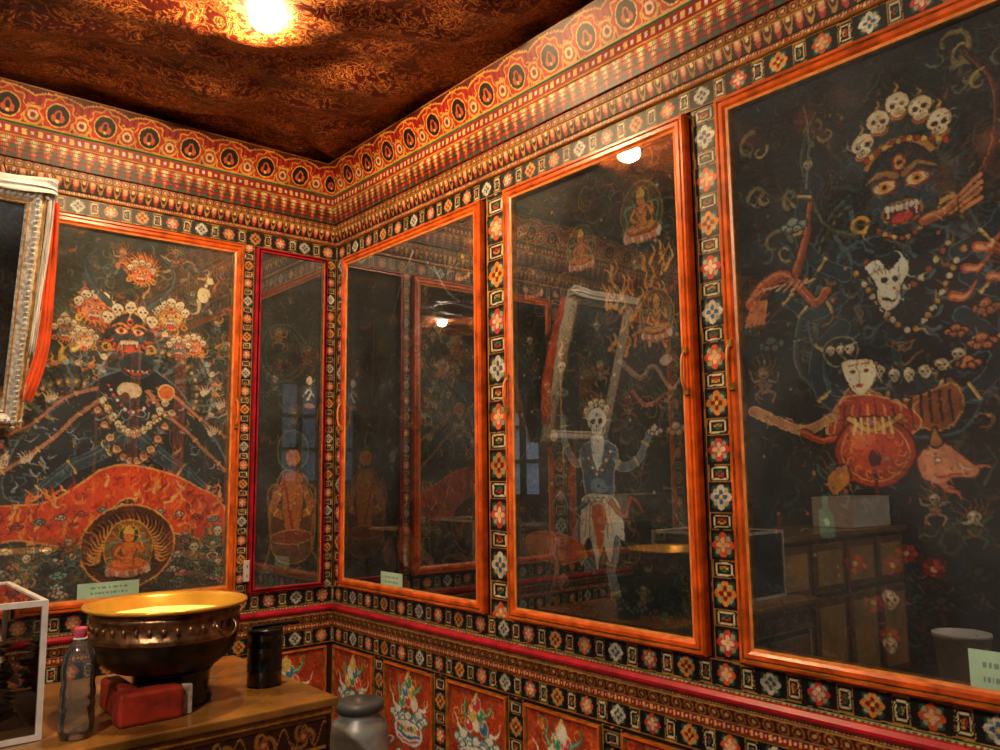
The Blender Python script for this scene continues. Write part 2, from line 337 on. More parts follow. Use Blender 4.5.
    def brush(s,n,seed,L=(1.2,3.5),gold=.10):
        """fine over-painting: short strokes that vary whatever colour is already there, with some gold line work"""
        R=random.Random(seed)
        for i in range(n):
            x,y=R.uniform(0,s.w),R.uniform(0,s.h); c=s.I[min(s.ny-1,int(y/s.rc)),min(s.nx-1,int(x/s.rc))].copy()
            t=R.random(); lum=c.mean()
            if t<gold and lum<.06: c=hx(R.choice(['#6a5630','#7c6438','#5c5030','#5c6a66','#7a4428'])); a=.7
            elif t<.55: c=(c*R.uniform(1.4,2.1)+.003).clip(0,1); a=.65
            else: c=c*R.uniform(.3,.65); a=.7
            an=R.uniform(0,6.28); l=R.uniform(*L); b=R.uniform(-1.6,1.6)
            P=np.array([(x+l*q*math.cos(an+b*q),y+l*q*math.sin(an+b*q)) for q in (0,.35,.7,1)]); s._line(P,R.uniform(.22,.55),.18,c,a)
    def finish(s,amp=.55,nb=None):
        s.brush(nb if nb is not None else int(s.w*s.h*.15),s.seed*3+1)
        ny,nx=s.ny,s.nx; ar=s.h/s.w
        dx=((fbm(ny,nx,14,ar,s.rng,2)-.5)*1.5+(fbm(ny,nx,60,ar,s.rng,2)-.5)*.9)*amp/s.rc; dy=((fbm(ny,nx,14,ar,s.rng,2)-.5)*1.5+(fbm(ny,nx,60,ar,s.rng,2)-.5)*.9)*amp/s.rc
        JJ,II=np.mgrid[0:ny,0:nx]; s.I=s.I[np.clip(JJ+dy,0,ny-1).astype(int),np.clip(II+dx,0,nx-1).astype(int)]
        g=s.rng.normal(1,.08,(ny,nx,1)); f=fbm(ny,nx,40,ar,s.rng,3)[...,None]; f2=fbm(ny,nx,6,ar,s.rng,4)[...,None]
        s.I=s.I*g*(.6+.8*f)*(.7+.6*f2)
        m=(fbm(ny,nx,70,ar,s.rng,2)>.76)[...,None]; s.I=np.where(m,s.I*.5+.003,s.I)
        return (s.I*s.fade).clip(0,.92)

# ------------------------------------------------------------------ band patterns (a: metres along, b: 0..1 up)
def setc(o,m,c,a=1.0):
    o[m]=o[m]*(1-a)+(hx(c) if isinstance(c,str) else c)*a
def pat_blocks(a,b,H,pr=1.75):
    p=H*pr; i=np.floor(a/p).astype(int); x=(a/p-i-.5)*p; y=(b-.5)*H
    o=np.ones(a.shape+(3,))*hx('#0c0f17'); r=np.hypot(x,y); th=np.arctan2(y,x); R=H*.39
    setc(o,r<R*1.15*(.25+.75*np.abs(np.sin(2*th))),'#2b4c42'); setc(o,r<R*.95*(.2+.75*np.abs(np.sin(2*th))),'#a8ac84')
    pet=r<R*(.30+.70*np.abs(np.cos(2*th))**.8)
    for k,(c1,c2) in enumerate((('#dc5c28','#f0c09a'),('#d4ccb8','#38608e'),('#cc4430','#f0d0b8'),('#e08a38','#7a2418'))):
        setc(o,pet&(i%4==k),c1); setc(o,(r<R*.6*(.3+.7*np.abs(np.cos(2*th))))&(i%4==k),c2)
    setc(o,r<R*.18,'#e8b840')
    hw=H*.26; q=np.maximum((p*.5-np.abs(x))/hw,np.abs(y)/(H*.42)); s=(p*.5-np.abs(x))<hw
    setc(o,s,'#a87c38'); setc(o,s&(q<.9),'#0a0c10'); setc(o,s&(q<.74),'#dccfa6'); setc(o,s&(q<.56),'#12151a'); setc(o,s&(q<.34)&(i%3==0),'#b83824'); setc(o,s&(q<.34)&(i%3==1),'#347456'); setc(o,s&(q<.34)&(i%3==2),'#d09c3c')
    setc(o,s&(np.abs((p*.5-np.abs(x))/hw-np.abs(y)/(H*.42))<.06)&(q<.74),'#12151a')
    setc(o,np.abs(y)>H*.43,'#b88038'); setc(o,np.abs(y)>H*.468,'#240f0d')
    return o
def pat_lotus(a,b,H,c1='#b03420',c2='#b88238'):
    p=H*.62; i=np.floor(a/p).astype(int); x=np.abs(a/p-i-.5)*2; y=b
    o=np.ones(a.shape+(3,))*hx('#220c0a'); e=(1-x**2.2)
    setc(o,(y>1-.95*e)&(i%2==0),c1); setc(o,(y>1-.95*e)&(i%2==1),c2); 
    setc(o,(y>1-.62*e)&(x<.6)&(i%2==0),'#d89468'); setc(o,(y>1-.62*e)&(x<.6)&(i%2==1),'#4a1c10'); setc(o,(y>1-.35*e)&(x<.35),'#e0cc94')
    setc(o,y>.93,'#b07c34'); return o
def pat_steps(a,b,H,inv=False):
    n=5; p=H*.62; i=np.floor(a/p).astype(int); x=np.abs(a/p-i-.5)*2; j=np.floor(b*n); lim=(j+1)/n
    o=np.ones(a.shape+(3,))*hx('#3c0c0a'); 
    cells=((a/(p/8))%1>.2)&((b*n)%1>.22)
    setc(o,(x<lim)&cells,'#cc301c'); setc(o,(x<lim)&cells&(x<lim-.25),'#d08c34'); setc(o,(x<lim-.55)&cells,'#e4d29c'); setc(o,(x>=lim)&cells&(j%2==0),'#24543e'); setc(o,(x>=lim)&cells&(j%2==1),'#8a1812')
    return o
def pat_check(a,b,H):
    p=H*.55; i=np.floor(a/p).astype(int); f=a/p-i; o=np.ones(a.shape+(3,))*hx('#981816')
    setc(o,(f>.2)&(f<.8)&(b>.25)&(b<.75)&(i%2==0),'#e4ba64'); setc(o,(f>.3)&(f<.7)&(b>.35)&(b<.65)&(i%2==1),'#d8d8c8')
    setc(o,b<.1,'#c88c38'); setc(o,b>.9,'#2a6644'); return o
def pat_chain(a,b,H):
    p=H*1.1; i=np.floor(a/p); x=(a/p-i-.5); y=b-.5; o=np.ones(a.shape+(3,))*hx('#5e1614')
    r=np.hypot(x,y*.9); setc(o,r<.42,'#b07c34'); setc(o,r<.3,'#701c18'); setc(o,r<.15,'#e0b880'); setc(o,(np.abs(y)>.42),'#b08040'); return o
def pat_scallop(a,b,H,p=.205):
    i=np.floor(a/p).astype(int); x=(a/p-i-.5)*p; y=(b-.42)*H; o=np.ones(a.shape+(3,))*hx('#ac2018')
    st=(np.floor(a/(p/14)).astype(int)%2==0); setc(o,st,'#821412')
    rr=np.floor(b*9).astype(int); setc(o,((rr+np.floor(a/(p/14)).astype(int))%3==0)&(np.abs(x)>p*.34)&(b<.6),'#d8983c')
    xb=np.minimum(np.abs(x-p*.5),np.abs(x+p*.5)); rb=np.hypot(xb,y+H*.12)
    for k,c in enumerate(('#d8a448','#b82c1c','#e0cc98','#8a2414')): setc(o,(rb<H*(.25-.06*k)),c)
    r=np.hypot(x,y); th=np.arctan2(y,x); wob=1+.10*np.cos(th*8)
    setc(o,r<H*.44*wob,'#e09a30'); setc(o,r<H*.40*wob,'#b82818'); setc(o,r<H*.305,'#e8b850'); setc(o,r<H*.275,'#120e0d')
    yy=y+H*.02
    lot=(np.hypot(x/.6,yy/1.0)<H*.17)|(np.hypot((np.abs(x)-H*.1)/.75,(yy+H*.05))<H*.09); setc(o,lot,'#c85a28'); setc(o,np.hypot(x/.5,yy)<H*.12,'#24100e'); setc(o,(np.hypot(x,yy+H*.12)<H*.04),'#e8c470')
    t=.80+.15*np.abs(np.sin((a/p)*np.pi+0.0))**.7; setc(o,b>t,'#5c120f'); setc(o,(b>t-.055)&(b<t),'#ecaa40'); setc(o,(b>t-.02)&(b<t-.005),'#8a1c14'); setc(o,b>.965,'#b8782c')
    setc(o,b<.07,'#d09a40'); setc(o,b<.035,'#2a6644'); return o
def pat_carved(a,b,H):
    p=H*1.3; i=np.floor(a/p); x=(a/p-i-.5)*p; y=(b-.5)*H; r=np.hypot(x,y); th=np.arctan2(y,x)
    o=np.ones(a.shape+(3,))*hx('#3a1e10'); setc(o,(np.sin(r/H*22+th*3)>.2)&(r<H*.42),'#a06e34'); setc(o,np.abs(np.sin(a/H*9)+y/H*3)<.12,'#b07c38'); setc(o,r<H*.16,'#a8392a'); setc(o,r<H*.08,'#c8a050'); setc(o,np.abs(y)>.42*H,'#b88438'); return o
def band(name,side,s0,s1,z0,z1,d0,d1,pat,vert=False,parent=None,res=.0042,m=None,jit=.09,back=0.0):
    L=(s1-s0); H=z1-z0
    nx=max(2,int(L/res)+1); ny=max(2,int(H/res)+1)
    s=np.linspace(s0,s1,nx); z=np.linspace(z0,z1,ny); S,Z=np.meshgrid(s,z); 
    big=fbm(ny,nx,max(2,L*30),max(.1,H/L),RNG,2); wob=(big-.5)*.005
    if vert: c=pat(Z+wob,((S-s0)+wob*.5)/L,L)
    else: c=pat(S+wob,((Z-z0)+wob*.5)/H,H)
    c=c*RNG.normal(1,jit,(ny,nx,1)).clip(.5,1.5)*(.75+.5*fbm(ny,nx,max(2,L*4),max(.1,H/L),RNG,3))[...,None]*(.7+.6*fbm(ny,nx,max(2,L*45),max(.1,H/L),RNG,2))[...,None]
    D=d0+(d1-d0)*(Z-z0)/H
    P=W(side,S,D,Z)
    P0=W(side,s[None,:],back,z0); P1=W(side,s[None,:],back,z1)
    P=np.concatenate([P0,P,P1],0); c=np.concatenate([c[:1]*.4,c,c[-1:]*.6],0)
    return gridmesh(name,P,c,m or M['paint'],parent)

# ------------------------------------------------------------------ ROOM SHELL
XW,YB,ZC=-4.6,-6.4,3.42
box('wall_left',XW,.0,0,.12,0,ZC+.1,M['wallred'])
box('wall_right',0,.12,YB,.12,0,ZC+.1,M['wallred'])
box('floor',XW-.12,.12,YB-.12,.12,-.1,0,M['floor'])
box('ceiling',XW-.12,.12,YB-.12,.12,ZC+.1,ZC+.2,M['dark'])
def wall_open(name,axis,c0,c1,a0,a1,holes,m):
    xs=sorted({a0,a1,*[h[0] for h in holes],*[h[1] for h in holes]})
    V=[];F=[]
    def addb(u0,u1,z0,z1):
        k=len(V)
        for z in (z0,z1):
            for u in (u0,u1):
                for c in (c0,c1): V.append((c,u,z) if axis=='x' else (u,c,z))
        F.extend([(k,k+1,k+3,k+2),(k+4,k+6,k+7,k+5),(k,k+4,k+5,k+1),(k+2,k+3,k+7,k+6),(k,k+2,k+6,k+4),(k+1,k+5,k+7,k+3)])
    for u0,u1 in zip(xs[:-1],xs[1:]):
        h=[q for q in holes if q[0]<=u0 and q[1]>=u1]
        if h: addb(u0,u1,0,h[0][2]); addb(u0,u1,h[0][3],ZC+.1)
        else: addb(u0,u1,0,ZC+.1)
    return mk(name,V,F,m)
wins_b=[(-3.9,-2.7,1.5,2.9)]
wins_w=[(-4.6,-3.2,1.3,2.6)]
wall_open('wall_back','y',YB-.12,YB,XW,0,wins_b,M['wallred'])
wall_open('wall_west','x',XW-.12,XW,YB,0,wins_w,M['wallred'])
def window(n,axis,c,h,estr,nm):
    pane=mat('curtained_pane_%d'%n,'#6a747c',.5,emit='#b4d0f4',estr=estr)
    e=empty('window_%d'%n); h0,h1,z0,z1=h
    def bx(nm,u0,u1,za,zb,c0,c1,m):
        if axis=='x': box(nm,c0,c1,u0,u1,za,zb,m,e)
        else: box(nm,u0,u1,c0,c1,za,zb,m,e)
    bx('pane',h0+.002,h1-.002,z0+.002,z1-.002,c-.075,c-.07,pane)
    for k in range(nm+1):
        u=h0+(h1-h0)*k/nm; bx('mullion_%d'%k,max(h0,u-.03),min(h1,u+.03),z0,z1,c-.068,c-.01,M['woodd'])
    for k in range(4):
        z=z0+(z1-z0)*k/3; bx('bar_%d'%k,h0,h1,max(z0,z-.025),min(z1,z+.025),c-.066,c-.012,M['woodd'])
window(1,'y',YB,wins_b[0],.28,4)
window(2,'x',XW,wins_w[0],.28,4)

# ceiling brocade
def brocade():
    m,nt,b=newmat('red_gold_brocade'); N=nt.nodes; Lk=nt.links
    tc=N.new('ShaderNodeTexCoord'); v=N.new('ShaderNodeTexVoronoi'); v.inputs['Scale'].default_value=7; v.feature='SMOOTH_F1'
    w=N.new('ShaderNodeTexNoise'); w.inputs['Scale'].default_value=17; w.inputs['Detail'].default_value=1.5; w.inputs['Distortion'].default_value=2.4
    n2=N.new('ShaderNodeTexNoise'); n2.inputs['Scale'].default_value=1.6; n2.inputs['Detail'].default_value=4
    mu=N.new('ShaderNodeMath'); mu.operation='MULTIPLY_ADD'; mu.inputs[1].default_value=.5
    r=N.new('ShaderNodeValToRGB'); cr=r.color_ramp
    cr.elements[0].position=.48; cr.elements[0].color=(*hx('#6a2016'),1); cr.elements[1].position=.86; cr.elements[1].color=(*hx('#54180f'),1)
    for p_,c_ in ((.565,'#74241a'),(.59,'#d8944a'),(.64,'#c87c38'),(.665,'#5c1c10'),(.72,'#6c2416'),(.745,'#d08a44'),(.785,'#54180f')):
        el=cr.elements.new(p_); el.color=(*hx(c_),1)
    mx=N.new('ShaderNodeMix'); mx.data_type='RGBA'; mx.blend_type='MULTIPLY'; mx.inputs[0].default_value=.8
    Lk.new(tc.outputs['Object'],v.inputs['Vector']); Lk.new(tc.outputs['Object'],w.inputs['Vector']); Lk.new(tc.outputs['Object'],n2.inputs['Vector'])
    Lk.new(v.outputs['Distance'],mu.inputs[0]); Lk.new(w.outputs['Fac'],mu.inputs[2]); Lk.new(mu.outputs[0],r.inputs['Fac'])
    r2=N.new('ShaderNodeValToRGB'); r2.color_ramp.elements[0].position=.35; r2.color_ramp.elements[0].color=(.5,.43,.4,1); r2.color_ramp.elements[1].position=.65; r2.color_ramp.elements[1].color=(1,.95,.9,1)
    Lk.new(n2.outputs['Fac'],r2.inputs['Fac']); Lk.new(r.outputs['Color'],mx.inputs[6]); Lk.new(r2.outputs['Color'],mx.inputs[7]); Lk.new(mx.outputs[2],b.inputs['Base Color'])
    b.inputs['Roughness'].default_value=.45; b.inputs['Metallic'].default_value=.12
    bp=N.new('ShaderNodeBump'); bp.inputs['Strength'].default_value=.5; bp.inputs['Distance'].default_value=.008; Lk.new(mu.outputs[0],bp.inputs['Height']); Lk.new(bp.outputs['Normal'],b.inputs['Normal'])
    return m
nx,ny=300,400
gx=np.linspace(XW+.01,-.02,nx); gy=np.linspace(YB+.01,-.02,ny); GX,GY=np.meshgrid(gx,gy)
f=fbm(ny,nx,5,1.3,RNG,4)
edge=np.minimum(np.minimum(-GX,-GY),.9)/.9
fold=.018*np.sin(GX*9+4*f)+.016*np.sin((GX+GY*1.3)*6+5*f)+.010*np.sin(GY*21+GX*5+9*f)+.07*(f-.5)
GZ=3.40+ (fold-.05*np.sin(edge*math.pi/2))*np.clip(edge*3,.25,1)
cr=np.abs((GX-GY)*.707+.05); GZ+=.04*np.exp(-(cr/.06)**2)*np.clip(1.4+ (GX+GY)*.5,0,1)
GZ=GZ-.012*np.exp(-(((GX+1.9+.04*np.sin(GY*2)))/.012)**2)
gridmesh('ceiling_brocade_canopy',np.stack([GX,GY,GZ],-1),None,brocade(),smooth=True)

# ------------------------------------------------------------------ TRIM BANDS
TN=[0]
def trim(*a,**k):
    TN[0]+=1; return band('trim_%d'%TN[0],*a,**k)
for side,L in (('R',-YB),('L',-XW)):
    L-=.002
    trim(side,.0,L,3.18,3.35,.085,.15,pat_scallop,res=.0034)
    trim(side,.0,L,3.12,3.18,.085,.085,pat_check,res=.0034)
    trim(side,.0,L,3.025,3.12,.06,.075,pat_steps,res=.0034)
    trim(side,.0,L,2.99,3.025,.05,.05,pat_chain,res=.0034)
    trim(side,.0,L,2.93,2.99,.03,.045,pat_lotus,res=.0034)
    trim(side,.0,L,2.91,2.93,.03,.03,pat_check)
    trim(side,.0,L,2.825,2.91,.014,.014,pat_blocks,res=.0032)
    trim(side,.0,L,.865,.955,.014,.014,pat_blocks,res=.0032)
    trim(side,.0,L,.765,.81,.014,.03,pat_chain)
    trim(side,.0,L,.735,.765,.014,.014,pat_check)
    trim(side,.0,L,.645,.735,.010,.010,pat_blocks)
def rail(name,side,L,z0,z1,d):
    P=[(0,z0),(d*.7,z0),(d,z0+.012),(d,z1-.012),(d*.7,z1),(0,z1)]
    v=[];f=[]
    for s in (.0,L):
        for dd,z in P: v.append(tuple(W(side,s,dd,z)))
    n=len(P)
    for k in range(n-1): f.append((k,k+1,n+k+1,n+k))
    return mk(name,v,f,M['crimson'])
TN[0]+=1; rail('trim_%d'%TN[0],'R',-YB-.002,.822,.855,.04)
TN[0]+=1; rail('trim_%d'%TN[0],'L',-XW-.002,.822,.855,.04)
for side,L in (('R',-YB-.002),('L',-XW-.002)):
    trim(side,0,L,.81,.822,.02,.02,pat_check); trim(side,0,L,.855,.865,.02,.02,pat_check)

# ------------------------------------------------------------------ GLASS FRONTED PAINTING CASES
def sweep_frame(name,side,s0,s1,z0,z1,prof,mats,fm,parent,left=None):
    v=[];f=[];mi=[]
    for ins,d in prof:
        for (s,z) in ((s0+ins,z0+ins),(s1-ins,z0+ins),(s1-ins,z1-ins),(s0+ins,z1-ins)): v.append(tuple(W(side,s,d,z)))
    for j in range(len(prof)-1):
        for k in range(4):
            q=(k+1)%4; f.append((j*4+k,j*4+q,(j+1)*4+q,(j+1)*4+k)); mi.append(fm[j] if not (left is not None and k==3 and j<5) else left)
    return mk(name,v,f,mats,mi,parent)
Z0,Z1=.96,2.815; FW=.055
def card(side,s,z,w,h,d,par):
    nx,ny=70,26
    u=np.linspace(s-w/2,s+w/2,nx); zz=np.linspace(z-h/2,z+h/2,ny); S,Z=np.meshgrid(u,zz)
    I=np.ones((ny,nx,3))*hx('#b4dcc4'); x=(S-s)/w; y=(Z-z)/h
    for r,(yc,n) in enumerate(((.18,9),(-.15,13))):
        row=(np.abs(y-yc)<.06)&(np.abs(x)<.30); k=np.floor((x+.5)*n*3.1); I[row&((k*7%5)<3)]=hx('#7c9c8c')
    gridmesh('label_card',W(side,S,d,Z),I,M['mural'],par)
def case(side,s0,s1,canvas,handle=None,main='orange',fw=FW,outer='orange',left=None,lab=None):
    e=empty('framed_deity_mural')
    prof=[(0,.012),(0,.042),(.006,.050),(.014,.050),(.018,.042),(.022,.050),(fw-.02,.050),(fw-.012,.043),(fw-.003,.040),(fw,.034),(fw,.012)]
    sweep_frame('frame',side,s0,s1,Z0,Z1,prof,[M[main],M[outer],M['gold'],M['orange2'],M['crimson']],[1,1,1,2,0,0,0,3,2,2],e,left)
    a,b=s0+fw,s1-fw; c=canvas(b-a,Z1-Z0-2*fw); I=c.finish()
    ny,nx,_=I.shape; u=np.linspace(a,b,nx) if side=='R' else np.linspace(b,a,nx); z=np.linspace(Z1-fw,Z0+fw,ny); S,Z=np.meshgrid(u,z)
    gridmesh('mural_painting',W(side,S,.014,Z),I,M['mural'],e)
    q=[tuple(W(side,s,.038,z)) for s,z in ((a-.004,Z0+fw-.004),(b+.004,Z0+fw-.004),(b+.004,Z1-fw+.004),(a-.004,Z1-fw+.004))]
    mk('glass_pane',q,[(0,1,2,3)],M['glass'],parent=e)
    for hs in ([] if handle is None else handle if isinstance(handle,(list,tuple)) else [handle]):
        z=1.9; pts=[tuple(W(side,hs,.049,z-.07)),tuple(W(side,hs,.072,z-.06)),tuple(W(side,hs,.078,z)),tuple(W(side,hs,.072,z+.06)),tuple(W(side,hs,.049,z+.07))]
        tube('pull_handle',pts,.005,M['orange2'],e)
        for dz in (-.07,.07):
            p=tuple(W(side,hs,.05,z+dz)); box('handle_plate',p[0]-.010,p[0]+.010,p[1]-.010,p[1]+.010,p[2]-.012,p[2]+.012,M['gold'],e)
    if lab: card(side,*lab,e)
    return e

def mural_A(w,h):
    c=Canvas(w,h,.0033,'#262c26',3); c.fade=1.35; c.bg(['#4a665e','#6c5a3c','#4a4a44','#8a7c58','#80503a','#34545a','#9a9474'],520,1,1.5,5,.7)
    R=random.Random(5)
    c.horde(26,51,0,100,2,50,.85,1.2,2.2)
    for i in range(70): c.flame(R.uniform(0,100),R.uniform(2,60),R.uniform(4,9),-1.57+R.uniform(-.9,.9),R.choice(['#64584c','#4c6a68','#a85c38','#b88c4c']),None,1.4)
    for cx,cy in ((66,44),(30,54)):
        for k,rr in enumerate((12,16,20,24,28)): c.ring(cx,cy,rr,rr*1.05,1.3,('#5c6c76','#15191c','#7a7468','#1c2a34','#8c9494')[k],1)
        for i in range(34):
            an=math.radians(i*360/34); c.line([c.o(cx,cy,math.cos(an)*11,math.sin(an)*11),c.o(cx,cy,math.cos(an+.12)*20,math.sin(an+.12)*20),c.o(cx,cy,math.cos(an)*29,math.sin(an)*29)],1.7,.9,('#1c2830','#5a6c76','#0c1014')[i%3],.95)
            c.ell(*c.o(cx,cy,math.cos(an)*20,math.sin(an)*20),.8,.8,'#d8a850'); c.ell(*c.o(cx,cy,math.cos(an)*29.5,math.sin(an)*29.5),1.7,1.4,('#d87c50','#8aaab0','#e8c898')[i%3],ol=BLK,olw=.3)
            c.flame(*c.o(cx,cy,math.cos(an)*30,math.sin(an)*30),4,an,('#e8b860','#b84830','#9aaab0')[i%3],None,.9)
    c.poly([(44,40),(60,37),(74,42),(84,50),(100,64),(100,77),(82,72),(68,67),(56,64),(42,68),(30,74),(8,73),(10,60),(24,50),(34,45)],'#141e28',ol='#5c7484',olw=.8)
    for i in range(260):
        u=R.uniform(8,98); v=R.uniform(43,75)
        if abs(v-(48+abs(u-55)*.42))<11: c.flame(u,v,R.uniform(3,7),R.uniform(0,6.28),R.choice(['#3c5868','#0c1014','#8494a0','#1e2e3a','#4c6474','#a87c3c']),None,R.uniform(.5,1.3))
    for pts,col,ww in (([(52,57),(42,62),(30,66),(18,73)],'#263e4e',7),([(58,57),(68,62),(80,67),(93,74)],'#263e4e',7)):
        c.arm(pts,ww,col,'#5e7a88'); c.line([c.o(*p,0,-1.4) for p in pts],1.0,.5,'#4c6878')
        for p in pts: c.curl(*p,2.2,0,5,.4,'#14202c'); c.curl(*c.o(*p,3,1),1.8,2,5,.4,'#6c8490')
    for pts,ww in (([(62,44),(70,50),(80,55),(90,61),(99,66)],2.0),([(44,46),(34,51),(24,58),(12,64),(3,68)],2.0),([(66,43),(76,46),(88,52),(98,56)],1.8),([(40,44),(28,47),(16,54),(4,58)],1.8)): c.arm(pts,ww,'#a87458','#4a2018')
    for i in range(13):
        t=i/12; c.skull(43+27*t,47+9*math.sin(t*3.14),1.7,('#e8c8a0','#d8a878','#f0e0c0')[i%3])
    for i in range(12):
        t=i/11; c.face(41+32*t,50+14*math.sin(t*3.14),1.9,('#c88858','#a86840','#d8b890')[i%3],'#3a2418',hi='#e8c8a0')
    for u,v in ((8,56),(14,64),(22,48),(5,66),(92,56),(96,48),(88,44)): 
        for k in range(5): c.flame(u,v,5,-.8-k*.4,'#d8b898','#f4e8d0',1.3)
    c.ell(54,44,6,4,'#ccbe9e',ol=BLK); c.ell(52,46,2.4,2.4,'#5c3020'); c.ell(70,44,3.6,3.6,'#f06c2c',ol='#f0d080',olw=.6); c.beads([(44,42),(54,50),(68,46)],.7,'#e4dac0','#c8402c',1.7); c.beads([(42,46),(54,56),(72,50)],.7,'#d8b868','#e0d4b8',1.7)
    for (u,v,r,sk,ac,hi) in ((27,29,4.4,'#3a6068','#c87838','#6a9098'),(82,30,4.4,'#b84a34','#e0a050','#e08868'),(34,31,4.4,'#c8b088','#b86a30','#f0dcb8'),(75,31,4.2,'#4a626c','#c87838','#6a8890')): c.face(u,v,r,sk,ac,hi=hi); c.crown(u,v,r,5,1.4,65,1.25,'#f0dcb4')
    c.face(38,22,6.4,'#c8502c','#e09040',hi='#f0a878'); c.crown(38,22,6.4,5,2.1,65,1.25,'#f4e0b8')
    c.face(71,22,6.4,'#d8a850','#b85024',hi='#f4dc98'); c.crown(71,22,6.4,5,2.2,65,1.25,'#f4e0b8')
    c.face(53,28,9.5,'#131e27','#c84e1c',hi='#2a404c',brow='#e08c34'); c.crown(53,27,9.5,5,2.7,60,1.25,'#f4e0b8')
    # dark muzzle with nostrils, lips and teeth
    c.poly([(50,34.5),(57,33),(64,35),(63,38.5),(57,40.5),(50,38.5)],'#24343e',ol='#4c6470',olw=.4); c.ell(54.5,36,1,.6,'#080a0c'); c.ell(60,36,1,.6,'#080a0c'); c.line([(51.5,38),(57,39.4),(62.5,37.8)],1.2,.8,'#b02c1c')
    for k in range(5): c.ell(53+k*2,38.4,.35,.4,'#f0e8d0')
    c.line([(44,20),(36,15),(33,9),(38,5)],2.6,.6,'#40525c',ol=BLK); c.line([(61,20),(69,15),(72,9),(67,5)],2.6,.6,'#40525c',ol=BLK)
    for i in range(17): c.flame(57,9.5,10,math.radians(180+i*11),('#b84426','#e08838')[i%2],None,2)
    c.face(57,10,5.2,'#c8502e','#f0a050',hi='#e88c5c'); c.crown(57,10.5,5.2,5,1.5,60)
    c.line([(84,16),(87,11),(90,9)],2.4,1,'#d8c8a0',ol=BLK); c.ell(86,14,3.4,4,'#e0d0a8',ol=BLK); c.ell(89,9.5,1.8,2,'#e0d0a8',ol=BLK); c.flame(85,17,8,2.2,'#b8a880',None,2)
    c.deity(14,12,6,'#a86a40','#702818','#24302c'); c.flame(27,36,8,-2,'#d8a848','#f0d080',3.4); c.flame(31,34,7,-1.2,'#e0b060','#f4d890',2.6)
    c.poly([(0,76),(20,75),(31,72),(44,66),(57,65),(72,67),(86,71),(99,77),(100,88),(82,85),(68,82),(56,74),(44,80),(34,86),(12,84),(0,85)],'#c8431a',ol='#f0a050',olw=.8)
    for i in range(280):
        u=R.uniform(0,100); v=R.uniform(67,87)
        if 67+abs(u-56)*.16<v<83+abs(u-56)*.08: c.flame(u,v,R.uniform(3,7),-1.57+R.uniform(-1,1),R.choice(['#ee6622','#f8923c','#a82a10','#f8ac68','#8a200c','#f07c30','#f07020']),None,R.uniform(.7,1.8))
    for i in range(12): c.cloud(4+i*8.2,76+abs(i-6)*.9,1.7,('#f0e8d8','#d85868','#80b0b0')[i%3],'#4a1c14')
    c.ell(56.5,87,21,19,'#4a2412',ol='#e89848',olw=.8); c.ell(56.5,87,18,16.5,'#241a14')
    for i in range(30): an=math.radians(176+i*6.5); c.flame(*c.o(56.5,90,math.cos(an)*13,math.sin(an)*12),9,an,('#a86a30','#8a3c1c')[i%2],'#e0a850',1.6)
    c.deity(56.5,87,11.5,'#f0802c','#d85018','#5a3a16','#f0a840')
    for i in range(30): c.cloud(R.uniform(0,34),R.uniform(86,99),R.uniform(1.4,2.6),R.choice(['#d0d4c8','#8cb0a4','#c88468']),R.choice(['#44685e','#7c4030']))
    for i in range(20): c.cloud(R.uniform(76,100),R.uniform(86,99),R.uniform(1.4,2.6),R.choice(['#b8b8a8','#688a84','#c08060']),'#2c4440')
    c.horde(8,61,0,34,84,95,1.1,1.4,2.2); c.horde(7,62,78,98,82,93,1.1,1.4,2.2)
    return c
def mural_B(w,h):
    c=Canvas(w,h,.0036,'#161c18',4); c.fade=1.2; c.bg(['#2c3c34','#3c3424','#4a4c3c','#26302e','#5c3c28'],190,2,1.5,5,.6); c.horde(5,71,5,95,5,50,.5)
    c.ring(40,30,14,16,.8,'#4a4838'); c.ring(40,30,11,13,.5,'#3c4a44')
    c.flame(82,44,7,-1.5,'#c8c0a8','#e8e0c8',1.6); c.ell(82,38,2,2.4,'#d8d0b8'); c.line([(76,42),(82,41),(90,43)],1,.6,'#c8c0a8'); c.ell(82,46,3.4,1.4,'#b08060')
    c.ell(58,60,9,11,'#2a3c34',ol='#6a6a48',olw=.6)
    c.poly([(30,90),(26,76),(40,67),(58,66),(78,68),(94,77),(90,90),(60,94)],'#5a3a20',ol='#a88448',olw=.5)
    for k in (-1,1): c.arm([c.o(58,70,k*5,0),c.o(58,76,k*11,2),c.o(58,80,k*3,0)],4,'#a86830','#e0a860')
    c.poly([(44,68),(74,68),(70,84),(48,84)],'#a86830',ol=BLK); c.beads([(46,70),(58,77),(72,70)],.6,'#e8c070','#c84830',1.4); c.line([(44,68),(56,80),(60,84)],1.8,1.2,'#8a2a1c')
    c.ell(58,62,4.4,5,'#b07038',ol=BLK); c.ell(58,58.6,3,2.2,'#1a1814'); 
    for k in (-1,1): c.ell(*c.o(58,61.7,k*1.6,0),.6,.35,BLK)
    c.line([(54,64.5),(62,64.5)],.5,.5,'#5a1c10')
    for k in (-1,1): c.line([c.o(58,72,k*6,-3),c.o(58,70,k*14,4),c.o(58,84,k*12,6),c.o(58,92,k*16,4)],1.6,.7,'#8a5a30')
    c.ell(58,86,12,3.6,'#7a3a20',ol='#c89850'); c.cloud(20,95,3,'#5a6458','#2c3a34'); c.cloud(70,96,3,'#6a5440','#2c3a34'); return c
